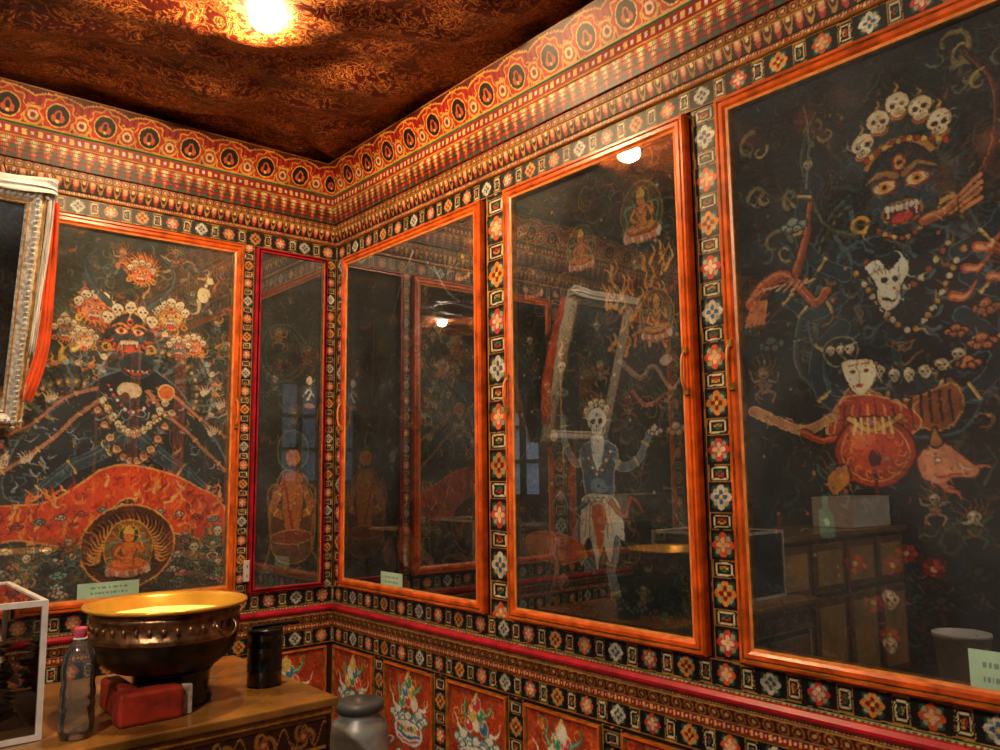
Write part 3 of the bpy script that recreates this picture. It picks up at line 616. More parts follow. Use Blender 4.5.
def mural_C(w,h):
    c=Canvas(w,h,.0035,'#10191b',5); c.fade=1.4; c.bg(['#23383c','#2c2c28','#1c3030','#3c3c34','#4a3426','#2a4c54'],360,3,2,8,.55)
    R=random.Random(9); c.horde(22,81,0,100,2,82,.55,1.2,2.2)
    c.poly([(40,30),(58,26),(74,34),(84,52),(80,72),(66,84),(46,84),(32,72),(28,50)],'#14222a',ol='#3c606c',olw=.6)
    for i in range(120): c.flame(R.uniform(26,86),R.uniform(28,84),R.uniform(4,9),R.uniform(0,6.28),R.choice(['#2c4650','#0c1214','#3f5a60','#233438','#6a4a2c']),None,1.0)
    c.line([(54,3),(46,10),(38,20)],1.6,.5,'#b8c4c0'); c.line([(38,20),(35,23)],1.4,1.4,'#b08040'); c.line([(22,10),(20,52)],.7,.7,'#7a7058'); c.skull(21,10,2.2,'#a8a890')
    c.line([(70,10),(78,17),(88,22)],1.4,.6,'#88989a')
    c.face(60,33,9.5,'#1c3038','#5a4a30',hi='#34545e',brow='#a8743c'); c.crown(60,33,9.5,5,2.4,62,1.25,'#c8bc98')
    c.arm([(42,40),(26,44),(18,54)],4,'#284650','#5c7c86'); c.arm([(78,42),(92,48),(98,58)],4,'#284650','#5c7c86'); c.arm([(44,46),(34,56),(42,62)],3.4,'#284650','#5c7c86'); c.arm([(76,48),(84,58),(74,63)],3.4,'#284650','#5c7c86')
    for u,v in ((36,48),(45,52),(54,54),(64,54),(73,52),(80,47)): c.skull(u,v,1.9,'#b8ac90')
    c.beads([(44,42),(60,56),(76,42)],.7,'#c8bc98','#8a4a34',1.8)
    c.line([(16,54),(13,60)],2,1,'#7aa0a8'); c.skull(16,60,2.2,'#a8b8b4'); c.ell(38,63,3,3.5,'#c8d0c8'); c.flame(38,66,6,1.6,'#7a98a0',None,1.4)
    c.arm([(50,76),(44,84),(38,90)],6,'#304a52','#68868e'); c.arm([(66,74),(76,82),(84,90)],6,'#304a52','#68868e')
    c.poly([(42,90),(44,84),(50,82),(54,85),(60,88),(70,92),(62,95),(48,95)],'#d8a484',ol=BLK); c.line([(48,85),(46,79),(50,76)],2.4,1,'#e0b494',ol=BLK)
    for k in range(4): c.line([(49+k*1.2,76),(50+k*1.6,73)],.8,.5,'#e0b494')
    c.line([(74,93),(84,90),(96,91)],4,3,'#d4ac94',ol=BLK); c.line([(96,91),(98,80),(97,72)],4,3,'#d4ac94',ol=BLK)
    for k in range(4): c.line([(95+k*1.3,72),(94.5+k*1.6,68)],.9,.6,'#dcb8a0')
    c.poly([(30,92),(36,86),(42,92),(38,97)],'#a85a3c',ol=BLK)
    for i in range(24): c.cloud(R.uniform(0,100),R.uniform(91,99),R.uniform(1.3,2.4),R.choice(['#50686a','#685448']),'#20302e')
    for i in range(60): c.ell(R.uniform(5,98),R.uniform(8,80),R.uniform(.3,.8),R.uniform(.3,.8),R.choice(['#a8a088','#a87848','#8aa0a0']))
    c.deity(14,18,6,'#5a5a48','#3c2420','#1c2a28','#5a5a40'); c.deity(90,12,6,'#6a5a40','#40241c','#1c2a28','#5a5a40'); return c
def mural_D(w,h):
    c=Canvas(w,h,.0032,'#141c1a',6); c.fade=1.35; c.bg(['#243a3a','#3a3a24','#2a3c34','#4c4a30','#5a3a24','#31504c','#6a6448'],420,4,2,7,.6)
    R=random.Random(19); c.horde(20,91,0,100,25,92,.6,1.1,2.0)
    for i in range(90): c.curl(R.uniform(0,100),R.uniform(0,100),R.uniform(2,7),R.uniform(0,6),R.choice((-1,1))*5,.5,R.choice(['#6a6038','#4a5a3c','#806a3c']),.8)
    c.deity(44,17,8,'#a87038','#7a2c18','#2c3c28','#7a7040'); c.deity(80,13,10,'#b87c40','#8a4420','#2c2c18','#988044'); c.deity(12,22,6,'#7a5a38','#4c241c','#24342c','#6a6040')
    for i in range(80): c.flame(74+R.uniform(-16,20),34+R.uniform(-11,10),R.uniform(4,10),-1.57+R.uniform(-1,1),R.choice(['#a8622c','#c88838','#7a3c20','#d8a858']),None,R.uniform(.7,1.8))
    c.deity(86,36,8,'#c89858','#8a3a20','#3c2c1c','#b88a44')
    for i in range(24): an=i*2*math.pi/24; c.flame(*c.o(52,72,math.cos(an)*16,math.sin(an)*24),9,an+.4,R.choice(['#2c3c38','#44402c','#54382a']),'#60583c',2)
    c.ribbon([(66,45),(76,49),(84,47),(92,52),(98,50)],2.4,'#8a7460','#c0a890'); c.ribbon([(72,52),(80,55),(90,53)],2.2,'#8a5438','#b88060'); c.ell(90,46,2.6,2,'#b8a48c',ol=BLK); c.cloud(94,60,3,'#987c64','#54443c')
    c.cloud(30,50,2.4,'#8a9a90','#30443e')
    B='#6c7c80'; E='#a8b0a8'
    c.line([(30,66),(29,50),(30,40)],.9,.9,'#b89458'); c.skull(30,44,2.0); c.flame(30,41,6,-1.6,'#d87838','#f0b060',2)
    c.arm([(46,64.5),(38,66.5),(31,62),(30,57)],3.4,B,E); c.arm([(57,64.5),(65,67.5),(74,66),(79,62)],3.4,B,E)
    c.poly([(41,63.5),(51,61.5),(62,63.5),(60.5,69),(58,75),(45,75),(42,69)],'#46606e',ol=E,olw=.5)
    c.ell(51,65.5,6,2.6,'#5c7886',a=.7)
    for k in range(3): c.line([(44,64.6+k*1.5),(51,66+k*1.5),(58.5,64.6+k*1.5)],.4,.4,'#2c424e')
    c.ell(51,71.5,4.2,3.2,'#7c98a4'); c.ell(51,71.5,.6,.6,'#24343e')
    c.arm([(48,76),(40,80),(36,85),(43,88)],5.0,B,E); c.arm([(54,76),(60,82),(57,89),(60,95)],5.0,B,E)
    c.line([(60,95.5),(66,96.5)],2,1.2,B,ol=BLK); c.line([(43,88),(47,90)],2,1.2,B,ol=BLK)
    c.poly([(43,73.5),(58,73.5),(64,77),(65,83),(60,82),(57,88),(52,84),(49,90),(45,83),(39,85),(40,77)],'#dcd2ba',ol='#402018',olw=.4)
    for k in range(7): c.line([(44+k*2.1,75.5),(42+k*2.8,82.5)],.6,.3,('#a89878','#a85038','#5c7c84')[k%3])
    c.poly([(47,76),(55,76),(54,82),(51,86),(48,82)],'#b85a38',ol='#e8c070',olw=.4)
    for k in range(5): c.skull(44+k*3.4,74.6,1.1,'#f0e4c8')
    c.ribbon([(58,75),(66,78),(70,74),(76,77)],1.8,'#a0402c','#d07848'); c.ribbon([(44,75),(34,77),(28,73),(22,76)],1.6,'#3c6a64','#70a898')
    c.beads([(44,63.5),(51,69),(59,63.5)],.6,'#f0e0b8','#b83828',1.3)
    for i in range(9): an=math.radians(185+i*21); c.flame(*c.o(51,56,math.cos(an)*3.6,math.sin(an)*3.8),5,an,'#a86030','#e0a050',1.4)
    c.crown(51,56.5,4.8,5,1.5,62); c.skull(51,57,4.9,'#ece4d4')
    c.poly([(47.2,61),(54.8,61),(54,65),(51,68.5),(48,65)],'#dcdcd4',ol='#506068',olw=.3)
    c.cloud(83,60,2.4,'#c8bca8','#7a5a44'); c.ell(24,60,2,2.6,'#c0b098',ol=BLK)
    c.poly([(4,84),(16,82),(34,83),(42,86),(30,89),(8,88)],'#b0562e',ol='#d0945c'); c.line([(20,97),(24,90),(22,86)],3,1.8,'#d0a484',ol=BLK)  # orange table reflection painted into the mural, with a hand
    for k in range(4): c.line([(20+k*1.8,87),(19+k*2.4,83.5)],1,.6,'#d0a484')
    c.ell(28,93,3.5,3,'#c09880',ol=BLK)
    for i in range(30): c.cloud(R.uniform(0,100),R.uniform(92,99),R.uniform(1.3,2.5),R.choice(['#4c6c5c','#705040','#586a50']),'#1e302a')
    for i in range(40): c.ell(R.uniform(0,100),R.uniform(5,90),.6,.6,R.choice(['#b89c68','#98a898','#b86a40']))
    return c
def mural_E(w,h):
    c=Canvas(w,h,.0029,'#0f1519',7); c.fade=1.2; c.bg(['#1f3036','#2c2a24','#24363a','#3a3428','#4c2c20','#4a4630'],420,5,2,7,.5)
    R=random.Random(29); c.horde(14,101,0,100,46,80,.6,1.2,2.2)
    for (u,v,r,a0,t) in ((8,18,4,3,5),(13,28,6,0,-5),(20,20,3.5,2,5),(70,3,6,1,-4.5),(74,9,5,4,5),(6,8,5,5,-5),(86,6,6,0,5),(84,14,5,2,-5),(30,9,5,2,5),(92,30,6,2,5),(88,48,6,3,-5)):
        c.curl(u,v,r,a0,t,1.5,'#7c6c44',.95); c.curl(*c.o(u,v,r*.6,r*.5),r*.6,a0+1,-t,1.0,'#a89458',.9); c.curl(*c.o(u,v,-r*.5,r*.4),r*.5,a0+2,t,.7,'#5c6c60',.9)
    for i in range(54):
        an=i*2*math.pi/54; c.flame(*c.o(49,37,math.cos(an)*26,math.sin(an)*34),R.uniform(7,12),an+.5,R.choice(['#2a4048','#3a525a','#5c3c24','#4c4030']),'#121a20',2.2)
    for k,(rr,cl) in enumerate(((26,'#4c5c60'),(24,'#7a6c44'),(21,'#34484f'),(17,'#4a5c64'))): c.ring(49,40,rr,rr*1.26,.8,cl,.9)
    for i in range(60): an=i*math.pi/30; c.line([c.o(49,40,math.cos(an)*17,math.sin(an)*21),c.o(49,40,math.cos(an+.1)*24,math.sin(an+.1)*30)],1.3,.6,('#22363e','#4a646c','#10181c')[i%3],.95)
    c.poly([(33,34),(42,31),(62,31),(72,36),(77,46),(70,60),(60,64),(40,62),(30,56),(26,44)],'#0f181f',ol='#3c5864',olw=.8)
    for i in range(190):
        u=R.uniform(27,76); v=R.uniform(32,62); c.flame(u,v,R.uniform(4,8),R.uniform(0,6.28),R.choice(['#1e363f','#080b0f','#2e4650','#1a2a34','#4c626a','#7a5830']),None,1.1)
    S='#1a2e38'; Eg='#5a7682'
    c.ribbon([(30,32),(22,40),(18,50),(26,56)],2.6,'#33473f','#6c8478'); c.ribbon([(74,34),(84,42),(88,52),(80,58)],2.6,'#7a3420','#c07848'); c.ribbon([(40,30),(30,26),(24,14),(30,6)],1.8,'#3c4a3c','#7c8868'); c.ribbon([(68,30),(78,22),(80,12),(74,5)],1.8,'#54291c','#9c6440')
    c.arm([(36,36),(26,32),(22,26),(25,19)],4.2,S,Eg); c.arm([(68,36),(78,33),(84,26),(82,19)],4.2,S,Eg)
    c.arm([(34,40),(24,42),(16,38)],4.2,S,Eg); c.arm([(70,40),(82,44),(92,40)],4.2,S,Eg)
    c.arm([(34,45),(25,50),(28,57),(37,58)],4.8,S,Eg); c.arm([(68,46),(76,52),(68,58),(58,56)],4.8,S,Eg)
    c.line([(25,19),(27,9),(26,4)],.8,.4,'#6c746c'); c.skull(26,15,1.5,'#a89c80'); c.line([(82,20),(86,10)],1,.8,'#c89848'); c.ell(87,8,2.4,2.4,'#c85a34',ol='#e8c070')
    for i in range(46): an=math.radians(160+i*220/45); c.flame(*c.o(54,21,math.cos(an)*8,math.sin(an)*9),R.uniform(8,14),an,R.choice(['#1c2e34','#2c4442','#34322a','#10161a','#3c4a42']),None,2.0)
    c.face(54,23.5,11.2,'#121f27','#243c40',iris='#f09a28',hi='#2a434c',brow='#a8763a')
    for k in (-1,1):
        for j in range(3): c.curl(*c.o(54,23.5,k*7.4,-2+j*4),1.6,0,5*k,.4,'#466068')
    c.beads([(46,29.5),(54,32),(62,29.5)],.7,'#d8b068','#b84c30',1.4)
    c.ring(54,22,10.4,11,1.6,'#b8843c',t0=28,t1=152)
    for (u,v) in ((44,14.5),(49,11.3),(55,9.4),(61,11.3),(66,14.5)):
        c.ell(*c.o(u,v,0,3.4),2.4,1.7,'#c06c2c'); c.flame(*c.o(u,v,0,-2.6),3.2,-1.57,'#b88038','#e0b468',1.4); c.skull(u,v,3.2,'#f0d4a8')
    c.beads([(43,18),(55,15.8),(67,18)],.8,'#e8b850','#b83c28',1.5)
    c.beads([(41,33.5),(54,40),(67,33.5)],.8,'#c8b488','#a04c30',1.9); c.beads([(38,35),(54,47),(70,35)],.8,'#d0c4a8','#c08c38',1.9)
    for i in range(9): c.skull(35+i*4.4,50+4*math.sin(i/8*3.14),1.6,'#c0b08c')
    c.poly([(36,55),(50,58),(64,56),(66,60),(60,63),(50,62),(38,64),(32,60)],'#904e26',ol='#c89448',olw=.4)
    for k in range(11): c.line([(37+k*2.6,57),(36+k*2.7,61.5)],.9,.3,'#24120a')
    c.poly([(42,35.5),(46,34.5),(49,36.6),(53,35),(55,37),(52.5,39.5),(51.5,42.5),(47.5,43.5),(45,41.5),(44.6,38.5)],'#ece0c4',ol=BLK); c.ell(47.4,38.2,1.1,.9,BLK); c.ell(50.8,38.2,.9,.8,BLK); c.line([(46.6,41.2),(50,42)],.8,.6,BLK)
    for k in range(6): c.line([(44.6+k*1.5,36),(45.4+k*1.3,37.2)],.35,.2,'#6a4a30')
    c.ribbon([(3,38),(8,35),(15,34),(20,36),(26,40),(30,38)],4.2,'#b85a30','#e8a070'); c.ribbon([(20,34),(24,28),(26,22)],3,'#a04c28','#d88858')
    for k in range(8): c.line([(5+k*2.6,36.5-math.sin(k)*.7),(8+k*2.6,35.5)],.6,.3,'#e8a478')
    for k in range(5): c.line([(4+k*1.2,38),(1+k*1.6,42)],1.3,.4,'#c87848')
    c.cloud(20,25,3,'#a8b09c','#3c544e'); c.cloud(10,46,3,'#5a6a60','#20302c')
    c.ribbon([(60,30),(66,29),(71,27)],3.0,'#b86838','#e8a878')
    for k in range(4): c.line([(70,27.4+k*.8),(75,25+k*1.2)],1.2,.7,'#d88c58',ol=BLK)
    for u,v in ((70,39),(76,41),(82,38),(66,43),(73,36),(80,43)): c.flame(u,v,7,-.4,'#c05c30','#f0a878',2.8)
    for u,v,r in ((72,50,2.6),(80,56,3),(90,60,3),(78,66,2.6),(66,48,2),(74,45,2.4),(68,53,2.2)): c.cloud(u,v,r,'#c87c50','#5a2c20')
    c.ell(33,49,5,4.2,'#0e1114',ol='#8a8a70'); 
    for k in range(3): c.skull(30+k*3,48.6,1.3)
    c.poly([(33,51),(38,50.5),(43,51.5),(42,55),(38,57),(35,55)],'#f4dab4',ol=BLK); 
    for u in (36.2,40.2): c.ell(u,52.6,.8,.6,'#5a1c10'); c.line([(u-1.2,51.6),(u+1.2,51.5)],.4,.3,'#6a3018')
    c.ell(38.2,55,1.3,.6,'#b82818'); c.line([(38,52.8),(38,54.2)],.4,.5,'#b08060')
    c.poly([(33,57),(43,57),(51,59),(55,62),(48,64),(36,63.5),(27,63),(29,60)],'#b03a1a',ol='#f0b068',olw=.4)
    for k in range(10): c.line([(31+k*2.3,58.5),(29+k*2.7,62.8)],.6,.3,('#e89848','#5a180c')[k%2])
    c.arm([(2,58),(10,60),(20,62),(29,60)],3,'#c88c5c','#f0c898'); c.ribbon([(20,62.5),(26,64),(33,63)],2.2,'#c04820','#f08848')
    c.ell(41,66,11.2,9.8,'#a83412',ol='#401008',olw=.7); c.ell(40,65,8.5,7.2,'#cc4a1e',a=.8); c.ell(37,63.5,4.6,3.4,'#e87844',a=.6); c.ring(41,66,9.6,8.2,.4,'#e8a858',.8)
    for i in range(14): an=i*math.pi/7; c.curl(*c.o(41,66,math.cos(an)*7.4,math.sin(an)*6),1.4,an,5,.35,'#f0a048')
    c.line([(34,60.5),(41,62.5),(49,60.5)],1.4,1.4,'#e8a854',ol=BLK)
    for k in range(6): c.line([(36+k*2,60.6),(35.5+k*2.2,63)],.7,.3,'#f8d088')
    c.ell(41,67,1.9,2.3,'#4a1008'); c.line([(41,69),(41,73)],1.2,.6,'#5a1810')
    c.poly([(26,70),(32,68),(33,71),(28,73)],'#c8843c',ol=BLK)
    c.poly([(53,68),(54.5,66),(58,64.8),(62,65.6),(66,67.5),(69,69.2),(67,70.2),(62,70.2),(58.5,71.2),(54.5,70.4)],'#d08c68',ol='#5a2418',olw=.5); c.ell(57,66.6,2.2,1,'#e0a884',a=.6); c.ell(58.4,67.5,.7,.5,'#f0e0b8',ol='#501810',olw=.3)
    c.line([(58,70),(62,69.7),(66,69.6)],.6,.4,'#a82c18'); c.poly([(56.5,65.4),(58,62.4),(60,65.2)],'#a86c48',ol=BLK); c.flame(64,68,7,.3,'#c8784c','#e8b890',1.8); c.flame(60,71,6,.9,'#b86840',None,1.6)
    c.poly([(24,73),(26,73),(26.2,75),(27.6,77),(27.2,80),(22.8,80),(22.4,77),(23.8,75)],'#347868',ol=BLK); c.ell(25,77.6,.7,1.2,'#98c8b4')  # green bottle reflection painted into the mural as a vase
    for (u,v) in ((33,84),(38,90),(44,84),(50,90),(55,84),(42,95),(48,82)):
        for k in range(7): an=k*.9; c.ell(*c.o(u,v,math.cos(an)*1.9,math.sin(an)*1.9),1.1,.9,'#6e1818' if k%2 else '#942e26',ol=BLK,olw=.2)
        c.ell(u,v,.8,.8,'#b89058')
    c.skull(43,89,2.4,'#c0ac8c'); c.skull(42,96,2.0,'#b09c7c')
    for k in range(6): c.line([(32+k*5,82),(31+k*5,99)],1,.6,'#4a1818',.7)
    for i in range(60): c.cloud(R.uniform(0,100),R.uniform(84,99.5),R.uniform(1.2,2.6),R.choice(['#2a3a38','#3c2c24','#30342c']),'#121a18')
    for i in range(50): c.ell(R.uniform(0,100),R.uniform(5,90),R.uniform(.3,.7),R.uniform(.3,.7),R.choice(['#a87848','#8a9a94','#b05a38']))
    c.deity(88,78,8,'#a86a40','#7a2c1c','#20302c','#7a7048')
    return c
def mural_F(w,h):
    c=Canvas(w,h,.006,'#12171b',8); c.bg(['#1f3036','#2c2a24','#24363a','#3a3428','#4c2c20'],300,8,2.5,8,.6); c.horde(20,33,dim=.6)
    c.poly([(30,36),(70,36),(80,56),(66,80),(34,80),(20,56)],'#1a2a34',ol='#40606c'); c.face(50,28,12,'#5a2420','#c87838',hi='#a05040'); c.crown(50,28,12,5,3.2,60); c.deity(50,70,14,'#b87038','#8a2c1c','#28382c'); return c
case('R',.13,1.395,mural_C,handle=.157,left=4,lab=(.66,1.04,.2,.075,.0395))
case('R',1.56,2.545,mural_D,handle=[1.587,2.518])
case('R',2.67,3.75,mural_E,handle=2.697,lab=(3.42,1.05,.16,.11,.0395))
case('R',3.93,5.15,mural_F,handle=3.957)
case('L',.59,1.78,mural_A,handle=.617,lab=(1.20,1.045,.27,.075,.0395))
case('L',.09,.515,mural_B,main='crimson',fw=.022,outer='crimson')
case('L',1.95,3.15,mural_F,handle=1.977)
for side,a,b in (('R',.018,.128),('R',1.405,1.552),('R',2.555,2.662),('R',3.76,3.92),('R',5.16,5.3),('L',.018,.088),('L',.52,.588),('L',1.79,1.94),('L',3.16,3.3)):
    TN[0]+=1; band('trim_%d'%TN[0],side,a,b,.955,2.825,.014,.014,lambda x,y,H:pat_blocks(x,y,H,1.45),vert=True,res=.0032)

e=empty('wall_outlet')
bevel(box('cover',-.545,-.488,-.036,-.020,1.02,1.13,M['outlet'],e),.004)
for dz in (.03,.08):
    for dx in (-.012,.006): box('slot',-.517+dx,-.513+dx,-.0375,-.035,1.02+dz-.008,1.02+dz+.008,M['black'],e)

# ------------------------------------------------------------------ lower painted panels
def jewel(seed):
    def f(w,h):
        c=Canvas(w,h,.0036,'#b03c18',seed); c.fade=1.2; c.bg(['#c04c20','#8a2410','#d06830'],90,seed,1.5,4,.6); R=random.Random(seed)
        for i in range(8): c.curl(R.uniform(10,90),R.uniform(4,30),3,R.uniform(0,6),4,.5,'#e0a850')
        for dx,dy in ((-9,2),(9,2),(-5,5),(5,5),(0,4)): c.cloud(*c.o(50,38,dx,dy),4.6,'#f4eede','#5a9a98')
        cols=['#3c7ab0','#e0b840','#3c9068','#c83a50','#f0e8d8']
        for i,(dx,dy) in enumerate(((-5,0),(0,-1),(5,0),(-2.5,-5),(2.5,-5),(0,-9))):
            p=c.o(50,30,dx,dy); c.ell(*p,2.7,3.1,cols[(i+seed)%5],ol='#e8d098',olw=.5); c.ell(*c.o(*p,-.8,-1),.8,.9,'#fff8e8')
        for k in (-1,1):
            c.flame(*c.o(50,30,k*6,-4),11,-1.57+k*.5,'#2c7858','#8ac8a0',2.4); c.flame(*c.o(50,36,k*10,0),9,-1.57+k*.9,'#e0d0b8','#ffffff',2.0)
        c.flame(*c.o(50,24,0,-8),8,-1.57,'#e8a840','#fff0b0',2.4)
        c.poly([(20,54),(50,48),(80,54),(74,68),(50,72),(26,68)],'#f0e8d8',ol='#3c5a80'); c.line([(26,60),(50,64),(74,60)],1.4,1.4,'#3c7ab0'); c.line([(28,65),(50,69),(72,65)],1,1,'#c84838')
        for k in range(7): c.ell(28+k*7.4,56+math.sin(k)*1.2,1.2,1.2,('#c84838','#3c9068','#e0b840')[k%3],ol=BLK,olw=.2)
        c.cloud(30,84,4,'#e0d4c0','#3c7a80'); c.cloud(70,86,4,'#e0d4c0','#a83830')
        return c
    return f
def lowpanel(side,s0,s1,z0,z1,seed):
    e=empty('painted_offering_panel'); c=jewel(seed)(s1-s0-.03,z1-z0-.03); I=c.finish(.5); ny,nx,_=I.shape
    u=np.linspace(s0+.015,s1-.015,nx); u=u if side=='R' else u[::-1]; S,Z=np.meshgrid(u,np.linspace(z1-.015,z0+.015,ny))
    gridmesh('painting',W(side,S,.012,Z),I,M['mural'],e)
    sweep_frame('edge',side,s0,s1,z0,z1,[(0,.004),(0,.022),(.008,.024),(.015,.018),(.015,.004)],[M['gold'],M['orange']],[0,1,0,0],e)
k=0
for s in np.arange(.03,5.0,.53):
    k+=1; lowpanel('R',s,s+.42,.12,.632,k)
    TN[0]+=1; band('trim_%d'%TN[0],'R',s+.425,s+.525,.10,.64,.012,.012,lambda x,y,H:pat_blocks(x,y,H,1.5),vert=True)
for s in np.arange(.05,3.6,.6):
    k+=1; lowpanel('L',s,s+.48,.12,.632,k)
    TN[0]+=1; band('trim_%d'%TN[0],'L',s+.487,s+.593,.10,.64,.012,.012,lambda x,y,H:pat_blocks(x,y,H,1.5),vert=True)
box('baseboard_right',-.03,0,YB,-.03,0,.1,M['woodd']); box('baseboard_left',XW,0,-.03,0,0,.1,M['woodd'])

# ------------------------------------------------------------------ ALTAR TABLE
T=.825
e=empty('altar_table')
tx0,tx1,ty0,ty1=-2.34,-.90,-1.68,-.80
bevel(box('top',tx0,tx1,ty0,ty1,T-.03,T,M['tabletop'],e),.006)
bevel(box('moulding_upper',tx0+.012,tx1-.012,ty0+.012,ty1-.012,T-.055,T-.032,M['gold'],e),.006)
bevel(box('moulding_lower',tx0+.03,tx1-.03,ty0+.03,ty1-.03,T-.17,T-.057,M['woodd'],e),.004)
def freeband(name,p0,p1,z0,z1,pat,parent):
    p0=np.array(p0);p1=np.array(p1); L=np.linalg.norm(p1-p0); nx=int(L/.004)+1; ny=int((z1-z0)/.004)+1
    A,Z=np.meshgrid(np.linspace(0,L,nx),np.linspace(z0,z1,ny)); c=pat(A,(Z-z0)/(z1-z0),z1-z0)*RNG.normal(1,.15,(ny,nx,1))
    P=np.concatenate([p0+(p1-p0)*(A/L)[...,None],Z[...,None]],-1); return gridmesh(name,P,c,M['paint'],parent)
freeband('frieze_front',(tx0+.03,ty0+.028),(tx1-.03,ty0+.028),T-.165,T-.06,pat_carved,e)
freeband('frieze_end',(tx1-.028,ty0+.03),(tx1-.028,ty1-.03),T-.165,T-.06,pat_carved,e)
box('carcass',tx0+.05,tx1-.05,ty0+.05,ty1-.05,.06,T-.17,M['woodd'],e)
for i in range(3):
    x=tx0+.08+i*.44; bevel(box('door_%d'%i,x,x+.40,ty0+.035,ty0+.052,.12,T-.2,M['wood'],e),.008); bevel(box('door_field_%d'%i,x+.06,x+.34,ty0+.03,ty0+.036,.18,T-.26,M['red'],e),.003)
for x in (tx0+.05,tx1-.12):
    for y in (ty0+.05,ty1-.12): box('leg',x,x+.07,y,y+.07,0,.06,M['woodd'],e)

# ------------------------------------------------------------------ COPPER CAULDRON
TT=T+.001
cx,cy=-1.375,-1.38
e=empty('copper_cauldron')
prof=[(0,.105),(.10,.108),(.16,.125),(.205,.16),(.222,.20),(.224,.222),(.230,.226),(.230,.240),(.224,.244),(.226,.285),(.231,.289),(.231,.300),(.226,.303),(.229,.312),(.250,.318),(.256,.324),(.252,.330),(.236,.328),(.222,.318),(.205,.28),(.17,.25),(.10,.235),(.0,.23)]
fm=[1,1,1,1,1,0,0,0,0,0,0,0,0,0]+[2]*8
M['brassin']=mat('polished_brass_interior','#ffc04c',.25,.4,.10,10)
lathe('body',prof,(cx,cy,TT),None,72,e,fm,[M['copper'],M['copperd'],M['brassin']])
butter=mat('glow_butter_surface','#ffe09c',.18,0,.08,6,emit='#ffbe58',estr=.75)  # emission stands in for lamplight on the bowl's golden contents
lathe('butter_fill',[(0,.284),(.10,.285),(.17,.283),(.206,.284)],(cx,cy,TT),butter,48,e)
for k in range(36):
    a=2*math.pi*k/36; p=(cx+.2265*math.cos(a),cy+.2265*math.sin(a),TT+.264)
    lathe('boss_%d'%k,[(0,-.012),(.006,-.009),(.008,0),(.006,.009),(0,.012)],p,M['copper'],8,e)
for a in (math.radians(-62),math.radians(118)):
    c0=Vector((cx+.232*math.cos(a),cy+.232*math.sin(a),TT+.27)); o=Vector((math.cos(a),math.sin(a),0)); t=Vector((-math.sin(a),math.cos(a),0))
    pts=[c0-t*.04+Vector((0,0,.01)),c0-t*.045+o*.02-Vector((0,0,.005)),c0-t*.03+o*.022-Vector((0,0,.03)),c0+o*.024-Vector((0,0,.04)),c0+t*.03+o*.022-Vector((0,0,.03)),c0+t*.045+o*.02-Vector((0,0,.005)),c0+t*.04+Vector((0,0,.01))]
    tube('ring_handle',pts,.005,M['copper'],e)
lathe('iron_stand',[(0,0),(.125,0),(.13,.01),(.118,.05),(.122,.10),(.13,.108),(0,.112)],(cx+.03,cy+.02,TT),M['black'],40,e)
bevel(box('red_block_a',cx-.19,cx+.0,cy-.19,cy-.115,TT,TT+.095,M['red'],e),.01)
bevel(box('red_block_b',cx-.17,cx-.11,cy-.11,cy+.10,TT,TT+.095,M['red'],e),.01)
bevel(box('folded_paper',cx+.005,cx+.035,cy-.165,cy-.13,TT,TT+.09,M['note'],e),.004)

e=empty('black_canister'); p=(-1.02,-1.36,TT)
lathe('can',[(0,0),(.056,0),(.060,.006),(.060,.05),(.062,.053),(.060,.056),(.060,.13),(.062,.133),(.060,.136),(.060,.17),(.062,.172),(.062,.19),(.058,.196),(.0,.198)],p,M['black'],40,e)
tube('ladle_handle',[(-1.07,-1.36,TT+.202),(-1.0,-1.37,TT+.206),(-.90,-1.38,TT+.205)],.007,M['black'],e)

e=empty('plastic_bottle'); p=(-1.675,-1.555,TT)
lathe('bottle',[(0,.004),(.03,.0),(.044,.004),(.047,.02),(.047,.07),(.044,.075),(.047,.08),(.047,.10),(.044,.105),(.047,.11),(.047,.13),(.043,.15),(.047,.17),(.047,.20),(.040,.235),(.022,.262),(.0145,.272),(.0145,.29)],p,M['plastic'],32,e)
lathe('cap',[(0,.306),(.016,.305),(.0175,.30),(.0175,.28),(.016,.278)],p,M['pink'],24,e)
lathe('neck_ring',[(.014,.270),(.019,.271),(.019,.275),(.014,.276)],p,M['white'],24,e)

e=empty('glass_donation_box'); x0,x1,y0,y1,z0,z1=-2.25,-1.755,-1.52,-.92,TT+.001,TT+.386; b=.016
for x in (x0,x1-b):
    for y in (y0,y1-b): box('post',x,x+b,y,y+b,z0,z1,M['white'],e)
for z in (z0,z1-b):
    for y in (y0,y1-b): box('rail_x',x0+b,x1-b,y,y+b,z,z+b,M['white'],e)
    for x in (x0,x1-b): box('rail_y',x,x+b,y0+b,y1-b,z,z+b,M['white'],e)
box('pane_front',x0+b,x1-b,y0+.005,y0+.008,z0+b,z1-b,M['boxglass'],e); box('pane_side',x1-.009,x1-.006,y0+b,y1-b,z0+b,z1-b,M['boxglass'],e)
box('pane_back',x0+b,x1-b,y1-.008,y1-.005,z0+b,z1-b,M['boxglass'],e)
box('lid_pane',x0+b,x1-b,y0+b,y1-b,z1-.008,z1-.004,M['boxglass'],e); box('slot_plate',(x0+x1)/2-.08,(x0+x1)/2+.08,y0+.12,y0+.19,z1-.003,z1+.003,M['white'],e)
box('base',x0+b,x1-b,y0+b,y1-b,z0+.001,z0+.01,M['white'],e)
R=random.Random(3)
V=[];F=[]
